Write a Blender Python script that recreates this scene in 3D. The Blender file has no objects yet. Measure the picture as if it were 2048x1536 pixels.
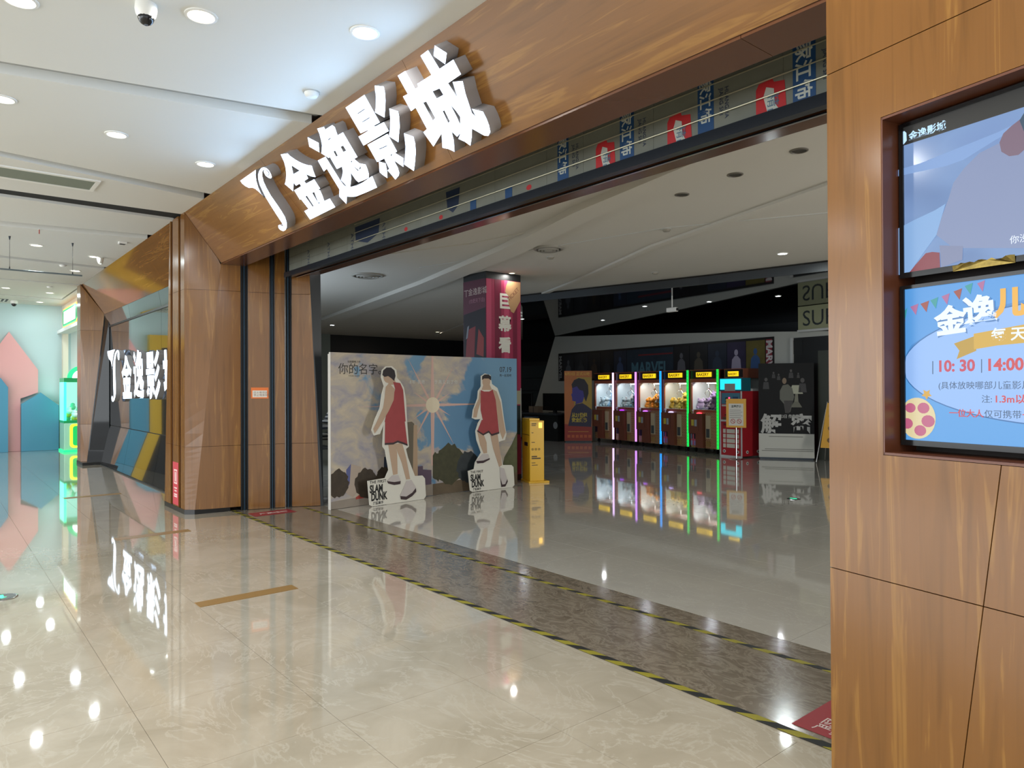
import bpy, bmesh, math, random
from mathutils import Vector, Matrix
random.seed(7)
S = bpy.context.scene
COL = S.collection
PI = math.pi

# ------------------------------------------------------------ camera, world, exposure
RX, RY, RZ = Vector((.635641, .007539, -.771948)), Vector((.771972, -.00045, .635657)), Vector((-.004445, .999971, .006106))
cam_d = bpy.data.cameras.new('camera')
cam_d.sensor_width = 36; cam_d.lens = 36*1413/2048; cam_d.clip_start = .05; cam_d.clip_end = 200
cam = bpy.data.objects.new('camera', cam_d); COL.objects.link(cam)
CAMH = 1.5
# columns: camera right, up, back, each in world axes
cam.matrix_world = Matrix(((RX.x, RX.y, -RX.z, 0), (RY.x, RY.y, -RY.z, 0), (RZ.x, RZ.y, -RZ.z, CAMH), (0, 0, 0, 1)))
S.camera = cam
S.view_settings.view_transform = 'Standard'; S.view_settings.look = 'None'
S.view_settings.gamma = 1; S.view_settings.use_curve_mapping = False
S.view_settings.exposure = 0.3
S.cycles.max_bounces = 8; S.cycles.diffuse_bounces = 4; S.cycles.glossy_bounces = 5
S.cycles.transmission_bounces = 6; S.cycles.sample_clamp_indirect = 4; S.cycles.caustics_reflective = False; S.cycles.caustics_refractive = False
S.cycles.use_denoising = True
W = bpy.data.worlds.new('world'); S.world = W; W.use_nodes = True
W.node_tree.nodes['Background'].inputs[0].default_value = (.93, .97, 1, 1)
W.node_tree.nodes['Background'].inputs[1].default_value = 1.2
LAMP = 8.0            # watts of one corridor downlight
def area(name, loc, size, power, color=(1, 1, 1), rot=(0, 0, 0), sy=None):
    l = bpy.data.lights.new(name, 'AREA'); l.energy = power; l.color = color; l.size = size
    l.shape = 'RECTANGLE' if sy else 'DISK'
    if sy: l.size_y = sy
    o = bpy.data.objects.new(name, l); o.location = loc; o.rotation_euler = rot; COL.objects.link(o); return o
area('corridor_fill_high', (-9, -8.5, 7.5), 16, 900, (.93, .97, 1), (math.radians(-38), 0, 0), 5)  # added cool fill from above, stands in for assumed atrium daylight
area('corridor_fill_behind', (2.2, -.6, 3.5), 2.5, 45, (1, .96, .88), (0, 0, 0), 1.2)  # added soft fill behind the camera, without a fixture
area('corridor_fill_low', (-9, -6.8, 2.0), 20, 520, (.90, .96, 1), (math.radians(90), 0, 0), 3)  # added fill panel out of view, brightens the corridor ceiling
area('hall_fill_right', (2.6, 8.0, 2.1), 7, 420, (1, .97, .92), (0, math.radians(90), 0), 1.6)  # added fill that lifts the hall ceiling and walls, no lit board there
area('hall_fill_left', (-12, 3.75, 2.2), 4, 60, (.72, .85, 1), (math.radians(90), 0, 0), 1)  # added bluish fill for the left of the hall, without a fixture

# ------------------------------------------------------------ measuring helpers
def vray(px, py):
    c = Vector(((px-1024)/1413, -(py-768)/1413, 1))
    return Vector((RX.dot(c), RY.dot(c), RZ.dot(c)))
EYE = Vector((0, 0, CAMH))
def on_y(px, py, y): d = vray(px, py); return EYE+d*(y/d.y)
def on_z(px, py, z): d = vray(px, py); return EYE+d*((z-CAMH)/d.z)
class Frame:   # a flat face in the world: origin, x to the viewer's right, y up, n towards the viewer
    def __init__(s, o, x, y):
        s.o = Vector(o); s.x = Vector(x).normalized(); s.y = Vector(y); s.y = (s.y-s.x*s.y.dot(s.x)).normalized(); s.n = s.x.cross(s.y)
    def w(s, u, v, d=0): return s.o+s.x*u+s.y*v+s.n*d
    def uv(s, px, py, d=0):
        r = vray(px, py); o = s.o+s.n*d; t = (o-EYE).dot(s.n)/r.dot(s.n); p = EYE+r*t-o
        return (p.dot(s.x), p.dot(s.y))
    def mat(s, u=0, v=0, d=0, rot=0):
        p = s.w(u, v, d); m = Matrix((s.x, s.y, s.n)).transposed().to_4x4(); m.translation = p
        return m @ Matrix.Rotation(rot, 4, 'Z')
def off(f, d): return Frame(f.w(0, 0, d), f.x, f.y)

# ------------------------------------------------------------ materials
MATS = {}
def srgb(h):
    if isinstance(h, str): h = tuple(int(h[i:i+2], 16) for i in (0, 2, 4))
    f = lambda c: (c/255/12.92) if c/255 <= .04045 else ((c/255+.055)/1.055)**2.4
    return tuple(f(c) for c in h)+(1,)
def mk(name, col, rough=.5, metal=0, emit=None, es=0, coat=0, spec=.5, var=0, vs=8, trans=0, alpha=1):
    if name in MATS: return MATS[name]
    m = bpy.data.materials.new(name); m.use_nodes = True; b = m.node_tree.nodes['Principled BSDF']
    c = srgb(col) if not isinstance(col, tuple) or max(col) > 1 else tuple(col)[:3]+(1,)
    b.inputs['Base Color'].default_value = c
    b.inputs['Roughness'].default_value = rough; b.inputs['Metallic'].default_value = metal
    b.inputs['Coat Weight'].default_value = coat; b.inputs['Coat Roughness'].default_value = .05
    b.inputs['Specular IOR Level'].default_value = spec; b.inputs['Transmission Weight'].default_value = trans; b.inputs['Alpha'].default_value = alpha
    if emit is not None:
        b.inputs['Emission Color'].default_value = srgb(emit) if not isinstance(emit, tuple) else tuple(emit)[:3]+(1,)
        b.inputs['Emission Strength'].default_value = es
    if var:
        nt = m.node_tree; tc = nt.nodes.new('ShaderNodeTexCoord'); n = nt.nodes.new('ShaderNodeTexNoise'); r = nt.nodes.new('ShaderNodeMix'); r.data_type = 'RGBA'
        n.inputs['Scale'].default_value = vs; n.inputs['Detail'].default_value = 6
        r.inputs[6].default_value = tuple(x*(1-var) for x in c[:3])+(1,); r.inputs[7].default_value = tuple(min(1, x*(1+var)) for x in c[:3])+(1,)
        nt.links.new(tc.outputs['Object'], n.inputs['Vector']); nt.links.new(n.outputs['Fac'], r.inputs[0]); nt.links.new(r.outputs[2], b.inputs['Base Color'])
    MATS[name] = m; return m
def ramp(nt, stops, src):
    r = nt.nodes.new('ShaderNodeValToRGB'); e = r.color_ramp.elements
    while len(e) < len(stops): e.new(.5)
    for i, (p, c) in enumerate(stops): e[i].position = p; e[i].color = c
    nt.links.new(src, r.inputs[0]); return r
def noise(nt, scale, detail=5, vec=None, mapping=None, dist=0, rough=.5):
    tc = nt.nodes.new('ShaderNodeTexCoord'); mp = nt.nodes.new('ShaderNodeMapping')
    g = nt.nodes.new('ShaderNodeNewGeometry')
    nt.links.new(g.outputs['Position'] if vec == 'world' else tc.outputs['Object'], mp.inputs[0])
    if mapping: mp.inputs['Scale'].default_value = mapping
    n = nt.nodes.new('ShaderNodeTexNoise'); n.inputs['Scale'].default_value = scale; n.inputs['Detail'].default_value = detail
    n.inputs['Distortion'].default_value = dist; n.inputs['Roughness'].default_value = rough
    nt.links.new(mp.outputs[0], n.inputs['Vector']); return n
def wood(name, axis, a='6a471f', b='795126', c='8c6430', rough=.17):
    m = bpy.data.materials.new(name); m.use_nodes = True; nt = m.node_tree; bs = nt.nodes['Principled BSDF']
    s = {'z': (9, 9, .55), 'x': (.55, 9, 9), 'y': (9, .55, 9)}[axis]; s2 = {'z': (60, 60, 1.2), 'x': (1.2, 60, 60), 'y': (60, 1.2, 60)}[axis]
    n = noise(nt, 1.6, 4, 'world', s, 1.3, .5); n2 = noise(nt, 1.5, 3, 'world', s2)
    r = ramp(nt, [(.28, srgb(a)), (.46, srgb(b)), (.57, srgb(b)), (.63, srgb(c)), (.69, srgb(b))], n.outputs['Fac'])
    mx = nt.nodes.new('ShaderNodeMix'); mx.data_type = 'RGBA'; mx.blend_type = 'MULTIPLY'; mx.inputs[0].default_value = .22
    r2 = ramp(nt, [(.3, (.72, .68, .62, 1)), (.7, (1, 1, 1, 1))], n2.outputs['Fac'])
    nt.links.new(r.outputs[0], mx.inputs[6]); nt.links.new(r2.outputs[0], mx.inputs[7]); nt.links.new(mx.outputs[2], bs.inputs['Base Color'])
    bs.inputs['Roughness'].default_value = rough; bs.inputs['Specular IOR Level'].default_value = .55
    MATS[name] = m; return m
def stone(name, a, b, vein, scale, rough, vscale=3, mp=(1, 1, 1), vs=(.49, .505, .52)):
    m = bpy.data.materials.new(name); m.use_nodes = True; nt = m.node_tree; bs = nt.nodes['Principled BSDF']
    n = noise(nt, scale, 7, 'world', mp, .8, .6); r = ramp(nt, [(.35, srgb(a)), (.65, srgb(b))], n.outputs['Fac'])
    v = noise(nt, vscale, 8, 'world', (1, 1.7, 1), 2.2, .62)
    r2 = ramp(nt, [(vs[0], (0, 0, 0, 1)), (vs[1], (1, 1, 1, 1)), (vs[2], (0, 0, 0, 1))], v.outputs['Fac'])
    mx = nt.nodes.new('ShaderNodeMix'); mx.data_type = 'RGBA'; mx.inputs[7].default_value = srgb(vein)
    nt.links.new(r2.outputs[0], mx.inputs[0]); nt.links.new(r.outputs[0], mx.inputs[6]); nt.links.new(mx.outputs[2], bs.inputs['Base Color'])
    bs.inputs['Roughness'].default_value = rough; bs.inputs['Specular IOR Level'].default_value = .6; bs.inputs['Coat Weight'].default_value = .7 if rough < .1 else .15; bs.inputs['Coat Roughness'].default_value = rough*.7; bs.inputs['Coat IOR'].default_value = 1.6
    MATS[name] = m; return m
WZ = wood('wood_vertical', 'z'); WX = wood('wood_horizontal', 'x')
M_floor = stone('cream_marble', 'a79d89', 'bab09d', 'bbb2a0', 1.6, .04, 1.3, (1, 1, 1), (.485, .505, .53))
M_thr = stone('brown_marble', '665c4e', '7c7162', '8a7f6f', 5.5, .15, 4.5, (1, 1.4, 1), (.44, .5, .56))
M_tile = stone('grey_tile', 'c0bcb2', 'cac6bb', 'd0ccc2', 1.0, .05)
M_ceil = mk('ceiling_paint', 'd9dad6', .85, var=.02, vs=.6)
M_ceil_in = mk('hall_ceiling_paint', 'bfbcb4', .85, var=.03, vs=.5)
M_gap = mk('dark_joint', '1c140f', .8)
M_black = mk('black_paint', '0b0c0d', .5)
M_gloss = mk('black_gloss_film', '08090b', .03, spec=.9)
M_dglass = mk('dark_display_glass', '0c1012', .015, spec=1.0, coat=1)
M_steel = mk('dark_steel', '30353a', .32, .8)
M_chrome = mk('chrome', 'c8c8c8', .15, 1)
M_white = mk('white_plastic', 'e8e8e4', .4)
M_greywall = mk('grey_wall_paint', 'a9aba4', .75, var=.04, vs=2)
M_wgrey = mk('light_grey', 'b7b9b7', .6)
M_sidew = mk('letter_return', '9c9a9c', .35)
M_face = mk('letter_face', 'ffffff', .5, emit='bcd8ff', es=4.2)
M_lens = mk('warm_lens', 'ffffff', .4, emit='fff6e0', es=4.5)
M_lensy = mk('yellow_lens', 'ffffff', .4, emit='fff0c4', es=4)
M_lensc = mk('cool_lens', 'ffffff', .4, emit='f2fbff', es=10)
M_dimlens = mk('unlit_lens', '37332d', .4)
def em(h, s=1.0, rough=.3): return mk('glow_'+h+'_%d' % int(s*100), '050505', rough, emit=h, es=s)
def pr(h, rough=.5): return mk('print_'+h, h, rough)

# ------------------------------------------------------------ object helpers
def link(o, parent):
    COL.objects.link(o)
    if parent: o.parent = parent
    return o
def wloc(p):
    v = Vector((0, 0, 0))
    while p is not None: v += p.location; p = p.parent
    return v
def thing(name, label, cat, loc=(0, 0, 0), rz=0, group=None):
    o = bpy.data.objects.new(name, None); o.empty_display_size = .1; o.location = loc; o.rotation_euler = (0, 0, rz)
    o['label'] = label; o['category'] = cat
    if group: o['group'] = group
    return link(o, None)
def tag(o, label, cat, group=None):
    o['label'] = label; o['category'] = cat
    if group: o['group'] = group
    return o
class MB:
    def __init__(s): s.v = []; s.f = []
    def add(s, vs, fs): k = len(s.v); s.v += [tuple(v) for v in vs]; s.f += [tuple(i+k for i in f) for f in fs]; return s
    def box(s, x0, x1, y0, y1, z0, z1):
        return s.add([(x0, y0, z0), (x1, y0, z0), (x1, y1, z0), (x0, y1, z0), (x0, y0, z1), (x1, y0, z1), (x1, y1, z1), (x0, y1, z1)],
                     [(0, 3, 2, 1), (4, 5, 6, 7), (0, 1, 5, 4), (1, 2, 6, 5), (2, 3, 7, 6), (3, 0, 4, 7)])
    def prism(s, pts, d):      # pts: 3D polygon (list of Vector), d: extrusion vector
        n = len(pts); d = Vector(d); P = [Vector(p) for p in pts]
        return s.add(P+[p+d for p in P], [tuple(range(n))[::-1], tuple(range(n, 2*n))]+[(i, (i+1) % n, n+(i+1) % n, n+i) for i in range(n)])
    def tube(s, a, b, r, seg=10, r2=None):
        a = Vector(a); b = Vector(b); r2 = r if r2 is None else r2; ax = (b-a).normalized()
        u = ax.orthogonal().normalized(); w = ax.cross(u)
        A = [a+(u*math.cos(t)+w*math.sin(t))*r for t in [2*PI*i/seg for i in range(seg)]]
        B = [b+(u*math.cos(t)+w*math.sin(t))*r2 for t in [2*PI*i/seg for i in range(seg)]]
        return s.add(A+B, [tuple(range(seg))[::-1], tuple(range(seg, 2*seg))]+[(i, (i+1) % seg, seg+(i+1) % seg, seg+i) for i in range(seg)])
    def lathe(s, prof, c=(0, 0, 0), seg=20):    # prof: (r, z) list
        c = Vector(c); vs = []; fs = []; n = len(prof)
        for i in range(seg):
            t = 2*PI*i/seg; vs += [c+Vector((r*math.cos(t), r*math.sin(t), z)) for r, z in prof]
        for i in range(seg):
            j = (i+1) % seg
            for k in range(n-1): fs.append((i*n+k, j*n+k, j*n+k+1, i*n+k+1))
        return s.add(vs, fs)
    def ball(s, c, rx, ry=None, rz=None, seg=10, rings=7):
        ry = rx if ry is None else ry; rz = rx if rz is None else rz; c = Vector(c); vs = [c+Vector((0, 0, rz))]; fs = []
        for k in range(1, rings):
            p = PI*k/rings
            for i in range(seg): t = 2*PI*i/seg; vs.append(c+Vector((rx*math.sin(p)*math.cos(t), ry*math.sin(p)*math.sin(t), rz*math.cos(p))))
        vs.append(c-Vector((0, 0, rz))); L = len(vs)-1
        for i in range(seg):
            j = (i+1) % seg; fs.append((0, 1+i, 1+j)); fs.append((L, L-seg+j, L-seg+i))
            for k in range(rings-2): a = 1+k*seg; fs.append((a+i, a+seg+i, a+seg+j, a+j))
        return s.add(vs, fs)
    def build(s, name, mat, parent=None, world=True, smooth=False, bevel=0, stuff=False):
        me = bpy.data.meshes.new(name); o0 = wloc(parent) if world else Vector((0, 0, 0))
        vs = [Vector(v)-o0 for v in s.v]
        me.from_pydata(vs, [], s.f); me.update()
        bm = bmesh.new(); bm.from_mesh(me); bmesh.ops.recalc_face_normals(bm, faces=bm.faces)
        ng = [f for f in bm.faces if len(f.verts) > 4]
        if ng: bmesh.ops.triangulate(bm, faces=ng)
        bm.to_mesh(me); bm.free()
        if smooth:
            for p in me.polygons: p.use_smooth = True
        me.materials.append(mat); o = bpy.data.objects.new(name, me); link(o, parent)
        if parent is None:   # put the origin at the thing's base
            c = Vector((sum(v.co.x for v in me.vertices), sum(v.co.y for v in me.vertices), 0))/len(me.vertices); c.z = min(v.co.z for v in me.vertices)
            me.transform(Matrix.Translation(-c)); o.location = c
        if bevel: md = o.modifiers.new('bevel', 'BEVEL'); md.width = bevel; md.segments = 2; md.limit_method = 'ANGLE'
        if stuff: o['kind'] = 'stuff'
        return o
def struct(o): o['kind'] = 'structure'; return o
def box(name, x0, x1, y0, y1, z0, z1, mat, parent=None, world=True, bevel=0): return MB().box(x0, x1, y0, y1, z0, z1).build(name, mat, parent, world, bevel=bevel)
def inset(pts, d):
    n = len(pts); A = sum(pts[i][0]*pts[(i+1) % n][1]-pts[(i+1) % n][0]*pts[i][1] for i in range(n)); sg = 1 if A > 0 else -1; out = []
    for i in range(n):
        a, b, c = Vector(pts[i-1][:2]), Vector(pts[i][:2]), Vector(pts[(i+1) % n][:2])
        e1 = (b-a).normalized(); e2 = (c-b).normalized(); n1 = Vector((-e1.y, e1.x))*sg; n2 = Vector((-e2.y, e2.x))*sg
        k = n1+n2; q = k.length_squared
        out.append(tuple(b+(k*(2*d/q) if q > .05 else n1*d)))
    return out
def panel(name, F, pts, mat, parent, th=.018, gap=.0015, d=0):    # a board on frame F whose face sits at offset d
    q = inset(pts, gap)
    return MB().prism([F.w(u, v, d-th) for u, v in q], F.n*th).build(name, mat, parent)
def sheet(name, F, pts, mat, parent, d=.001, px=True, th=.0006):     # a thin printed patch; pts in photo pixels or in (u, v)
    q = [F.uv(*p) for p in pts] if px else pts
    return MB().prism([F.w(u, v, d) for u, v in q], F.n*th).build(name, mat, parent)
def ell(cx, cy, rx, ry, n=28, a0=0, a1=2*PI): return [(cx+rx*math.cos(a0+(a1-a0)*i/n), cy+ry*math.sin(a0+(a1-a0)*i/n)) for i in range(n+(0 if abs(a1-a0-2*PI) < 1e-6 else 1))]
def rrect(x0, y0, x1, y1, r, n=4):
    o = []
    for cx, cy, a in ((x1-r, y1-r, 0), (x0+r, y1-r, PI/2), (x0+r, y0+r, PI), (x1-r, y0+r, 1.5*PI)):
        o += [(cx+r*math.cos(a+PI/2*i/n), cy+r*math.sin(a+PI/2*i/n)) for i in range(n+1)]
    return o
def curve_mesh(polys, M, depth0, depth1, walls):
    cu = bpy.data.curves.new('c', 'CURVE'); cu.dimensions = '2D'; cu.fill_mode = 'NONE' if walls else 'FRONT'
    if walls: cu.extrude = (depth1-depth0)/2
    for pts in polys:
        sp = cu.splines.new('POLY'); sp.points.add(len(pts)-1); sp.use_cyclic_u = True
        for i, p in enumerate(pts): sp.points[i].co = (p[0], p[1], 0, 1)
    if not walls: cu.fill_mode = 'BOTH'
    o = bpy.data.objects.new('c', cu); COL.objects.link(o); dg = bpy.context.evaluated_depsgraph_get()
    me = bpy.data.meshes.new_from_object(o.evaluated_get(dg)); bpy.data.objects.remove(o); bpy.data.curves.remove(cu)
    me.transform(M @ Matrix.Translation((0, 0, (depth0+depth1)/2 if walls else depth1))); return me
def mesh_obj(name, me, mat, parent):
    me.name = name; me.materials.clear(); me.materials.append(mat); o = bpy.data.objects.new(name, me); link(o, parent)
    me.transform(Matrix.Translation(-wloc(parent))); return o
def text(body, size, M, mat, parent, name='lettering', bold=0, sx=1, align='LEFT', world=True, ext=.0004, lh=1.0, sp=1.0):
    cu = bpy.data.curves.new('t', 'FONT'); cu.body = body; cu.size = size; cu.offset = bold*size; cu.extrude = ext; cu.align_x = align; cu.space_line = lh; cu.space_character = sp; cu.resolution_u = 3
    o = bpy.data.objects.new('t', cu); COL.objects.link(o); dg = bpy.context.evaluated_depsgraph_get()
    me = bpy.data.meshes.new_from_object(o.evaluated_get(dg)); bpy.data.objects.remove(o); bpy.data.curves.remove(cu)
    me.transform(M @ Matrix.Diagonal((sx, 1, 1, 1)))
    if world and parent is not None: me.transform(Matrix.Translation(-wloc(parent)))
    me.name = name; me.materials.clear(); me.materials.append(mat); o = bpy.data.objects.new(name, me); return link(o, parent)
def copy_tree(o, parent=None):
    c = o.copy(); COL.objects.link(c); c.parent = parent
    for ch in list(o.children): copy_tree(ch, c)
    return c
exec_parts = []

# ============================================================ THE SETTING
# ---- floors
fl = struct(box('floor', -23, 4, -7, 18, -.2, -.0018, mk('joint_grout', '6e6454', .9)))
def tile_mesh(name, x, y, mat, gap=.0009, h=.0016):
    me = bpy.data.meshes.new(name); b = MB().box(gap, x-gap, gap, y-gap, -h, 0); me.from_pydata(b.v, [], b.f); me.materials.append(mat); return me
tm = tile_mesh('marble_tile', .71, .70, M_floor)
for i in range(31):
    for j in range(7):
        o = bpy.data.objects.new('marble_tile', tm); o.location = (-1.55-.71*(i+1)+.71, 2.13-.70*j, .0); link(o, fl); o.location -= fl.location
g = MB()
g.box(-.838, 4, -2.07, 2.83, -.0016, 0)
g.box(-23, 4, -7, -2.073, -.0016, 0); g.box(-23, 4, 2.832, 2.868, -.0016, 0)
g.build('marble_paving', M_floor, fl, stuff=True)
ts = tile_mesh('marble_slab', 1.55, 1.005, M_thr)
for i in range(6):
    o = bpy.data.objects.new('marble_slab', ts); o.location = Vector((-2.78-1.55*(i-1), 2.905, .001))-fl.location; link(o, fl)
ti = tile_mesh('porcelain_tile', .78, .80, M_tile, .0012)
for i in range(13):
    for j in range(9):
        o = bpy.data.objects.new('porcelain_tile', ti); o.location = Vector((-1.41-.78*(i+1)+0*.78, 3.915+.80*j, 0))-fl.location; link(o, fl)
g = MB(); g.box(-23, -11.56, 3.0, 18, -.0016, 0); g.box(-11.555, 4, 11.12, 18, -.0016, 0); g.box(-1.405, 4, 2.87, 11.115, -.0016, 0)
g.build('porcelain_paving', M_tile, fl, stuff=True)
# metal inlay strips and round marks in the corridor floor
M_brz = mk('brown_strip', '8a6a3c', .35)
for k, (x0, lab) in enumerate(((-5.268, 'brown strip set in the corridor floor nearest the camera'), (-8.09, 'brown strip set in the corridor floor, second from the camera, beside the column foot'), (-11.6, 'brown strip set in the corridor floor in front of the dark display glass'))):
    tag(box('floor_strip', x0, x0+.135, 1.434, 2.138, .0002, .0022, M_brz), lab, 'floor strip', 'brown strips in the corridor floor')
def exit_mark(x, y, lab, r=.1):
    t = thing('floor_exit_light', lab, 'floor light', (x, y, 0))
    MB().lathe([(0, .0005), (r, .0005), (r, .004), (r-.008, .006), (0, .006)], (x, y, 0)).build('metal_rim', M_chrome, t, smooth=False)
    MB().lathe([(0, .007), (r-.014, .007)], (x, y, 0)).build('dark_plate', mk('dark_plate', '1a2a26', .2), t)
    MB().box(x-.05, x+.02, y-.012, y+.012, .0075, .0085).prism([(x+.02, y-.03, .0075), (x+.05, y, .0075), (x+.02, y+.03, .0075)], (0, 0, .001)).build('arrow', em('3dffb0', 1.6), t)
exit_mark(-6.31, .40, 'round green arrow exit light in the marble corridor floor')
exit_mark(-4.92, 8.93, 'round green arrow exit light in the grey hall floor', .09)
# hazard tapes
def hazard():
    m = bpy.data.materials.new('hazard_tape'); m.use_nodes = True; nt = m.node_tree; b = nt.nodes['Principled BSDF']; g = nt.nodes.new('ShaderNodeNewGeometry')
    sp = nt.nodes.new('ShaderNodeSeparateXYZ'); a = nt.nodes.new('ShaderNodeMath'); a.operation = 'ADD'; d = nt.nodes.new('ShaderNodeMath'); d.operation = 'DIVIDE'; d.inputs[1].default_value = .205
    fr = nt.nodes.new('ShaderNodeMath'); fr.operation = 'FRACT'; c = nt.nodes.new('ShaderNodeMath'); c.operation = 'GREATER_THAN'; c.inputs[1].default_value = .5
    y2 = nt.nodes.new('ShaderNodeMath'); y2.operation = 'MULTIPLY'; y2.inputs[1].default_value = -1.6
    nt.links.new(g.outputs['Position'], sp.inputs[0]); nt.links.new(sp.outputs[1], y2.inputs[0]); nt.links.new(sp.outputs[0], a.inputs[0]); nt.links.new(y2.outputs[0], a.inputs[1])
    nt.links.new(a.outputs[0], d.inputs[0]); nt.links.new(d.outputs[0], fr.inputs[0]); nt.links.new(fr.outputs[0], c.inputs[0])
    r = ramp(nt, [(0, srgb('1b1c1c')), (1, srgb('8f8626'))], c.outputs[0]); nt.links.new(r.outputs[0], b.inputs['Base Color']); b.inputs['Roughness'].default_value = .5
    return m
HZ = hazard()
tag(box('hazard_tape', -8.95, -1.0, 2.868, 2.915, .0025, .0045, HZ), 'long black and yellow striped tape along the edge where cream marble meets brown marble', 'tape')
tag(box('hazard_tape', -8.6, -1.0, 3.645, 3.682, .0022, .0042, HZ), 'thinner black and yellow striped tape across the middle of the brown marble threshold', 'tape')
M_red = mk('red_sticker', '8e2a30', .45)
def red_floor(x0, x1, lab, loc):
    t = thing('floor_sticker', lab, 'sticker', loc)
    box('sticker_sheet', x0, x1, 2.96, 3.46, .0024, .0036, M_red, t)
    F = Frame((x0, 2.96, .004), (0, -1, 0), (1, 0, 0))
    return t
t = red_floor(-1.648, -1.15, 'red notice sticker on the threshold floor at the foot of the right pillar', (-1.4, 3.2, 0))
text('防火卷帘下\n严禁堆物', .075, Matrix.Translation((-1.575, 3.07, .0042)) @ Matrix.Rotation(PI/2*0+math.radians(0), 4, 'Z') @ Matrix.Diagonal((1, 1, 1, 1)), mk('sticker_white', 'cfc5bd', .5), t)
t = red_floor(-8.62, -8.35, 'red notice sticker on the threshold floor beside the shutter rails at the left jamb', (-8.5, 3.2, 0))
text('严禁堆物', .085, Matrix.Translation((-8.45, 3.05, .0042)) @ Matrix.Rotation(PI/2, 4, 'Z'), mk('sticker_white', 'cfc5bd', .5), t)

# ---- corridor ceiling, split by slanted slots
CZ = 3.645
ce = struct(box('ceiling', -23, 4.2, -7, 2.9, CZ+.16, CZ+.2, M_ceil))
def xl(x0, x1, ya, yb, y): return x0+(x1-x0)*(y-ya)/(yb-ya)
slots = [(-5.647, -5.218, -5.861, -5.434, 0), (-7.763, -8.056, -7.929, -8.313, 0), (-9.252, -9.212, -9.586, -9.611, 1), (-11.039, -10.714, -11.377, -11.024, 0), (-13.729, -13.991, -13.95, -14.22, 0), (-16.6, -16.6, -16.75, -16.75, 0), (-19.2, -19.5, -19.4, -19.7, 0)]
edges = []; prev = (4.2, 4.2)
for a0, a1, b0, b1, k in slots:
    A = (xl(a0, a1, .4, 2.35, -.5), xl(a0, a1, .4, 2.35, 2.42)); B = (xl(b0, b1, .4, 2.35, -.5), xl(b0, b1, .4, 2.35, 2.42))
    MB().prism([(prev[0], -.5, CZ), (prev[1], 2.378, CZ), (A[1], 2.378, CZ), (A[0], -.5, CZ)], (0, 0, .158)).build('ceiling_board', M_ceil, ce)
    if k: MB().prism([(A[0]-.004, -.5, CZ+.03), (A[1]-.004, 2.42, CZ+.03), (B[1]+.004, 2.42, CZ+.03), (B[0]+.004, -.5, CZ+.03)], (0, 0, .03)).build('shutter_slot', mk('slot_dark', '1b1c1b', .9), ce)
    else:
        x = (A[0]+B[0])/2; MB().prism([(A[0], -.5, CZ+.07), (A[1], 2.42, CZ+.07), (B[1], 2.42, CZ+.07), (B[0], -.5, CZ+.07)], (0, 0, .03)).build('ceiling_reveal', mk('reveal_grey', 'a9aaa8', .8), ce)
    prev = B
MB().prism([(prev[0], -.5, CZ), (prev[1], 2.42, CZ), (-23, 2.42, CZ), (-23, -.5, CZ)], (0, 0, .158)).build('ceiling_board', M_ceil, ce)
box('ceiling_board', -23, 4.2, -4.6, -.502, CZ, CZ+.158, M_ceil, ce)
box('ceiling_board', -23, -17.3, 2.42, 2.6, CZ, CZ+.158, M_ceil, ce)
# far end wall, painted houses stand before it
fw = struct(box('wall_far', -21.5, -21.3, .98, 2.8, 0, CZ+.15, mk('pale_blue_wall', 'b9cfd2', .7)))
struct(box('wall_far_south', -21.5, -21.3, -4.6, .98, 2.98, CZ+.15, mk('pale_blue_wall', 'b9cfd2', .7)))
struct(box('wall_far_corner', -21.5, -21.3, -7, -2.6, 0, 2.98, mk('pale_blue_wall', 'b9cfd2', .7)))
t = thing('shop_portal', 'yellow framed dark shop doorway at the far end of the corridor', 'doorway', (-21.2, -.8, 0))
my = mk('yellow_portal', 'c9a22e', .5)
box('frame_post', -21.32, -21.05, .68, .98, 0, 3.0, my, t); box('frame_post', -21.32, -21.05, -2.6, -2.3, 0, 3.0, my, t); box('frame_lintel', -21.32, -21.05, -2.3, .68, 2.66, 3.0, my, t)
box('dark_interior', -21.45, -21.35, -2.3, .68, 0, 2.66, M_black, t)
def house(pts, mat, x, lab):
    o = MB().prism([(x, y, z) for y, z in pts], (.12, 0, 0)).build('house_panel', mat, None); return tag(o, lab, 'wall panel', 'house shaped panels on the far wall')
pink = mk('pink_panel', 'e2a6a6', .6); blue = mk('blue_panel', '4f8fb0', .6)
house([(1.17, .003), (1.719, .003), (1.719, 1.30), (2.082, 1.448), (2.082, 2.014), (1.487, 2.942), (1.0, 2.1), (1.0, 1.5), (1.17, 1.4)], pink, -21.29, 'tall pink house shaped panel with pointed roof on the far wall')
house([(1.725, .003), (2.505, .003), (2.505, 1.12), (2.124, 1.447), (1.725, 1.165)], blue, -21.15, 'low blue house shaped panel to the right of the pink one')
house([(1.0, .003), (1.46, .003), (1.46, 1.575), (1.317, 1.80), (1.0, 2.0)], blue, -21.15, 'blue house shaped panel cut by the left edge of the photo')
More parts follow.
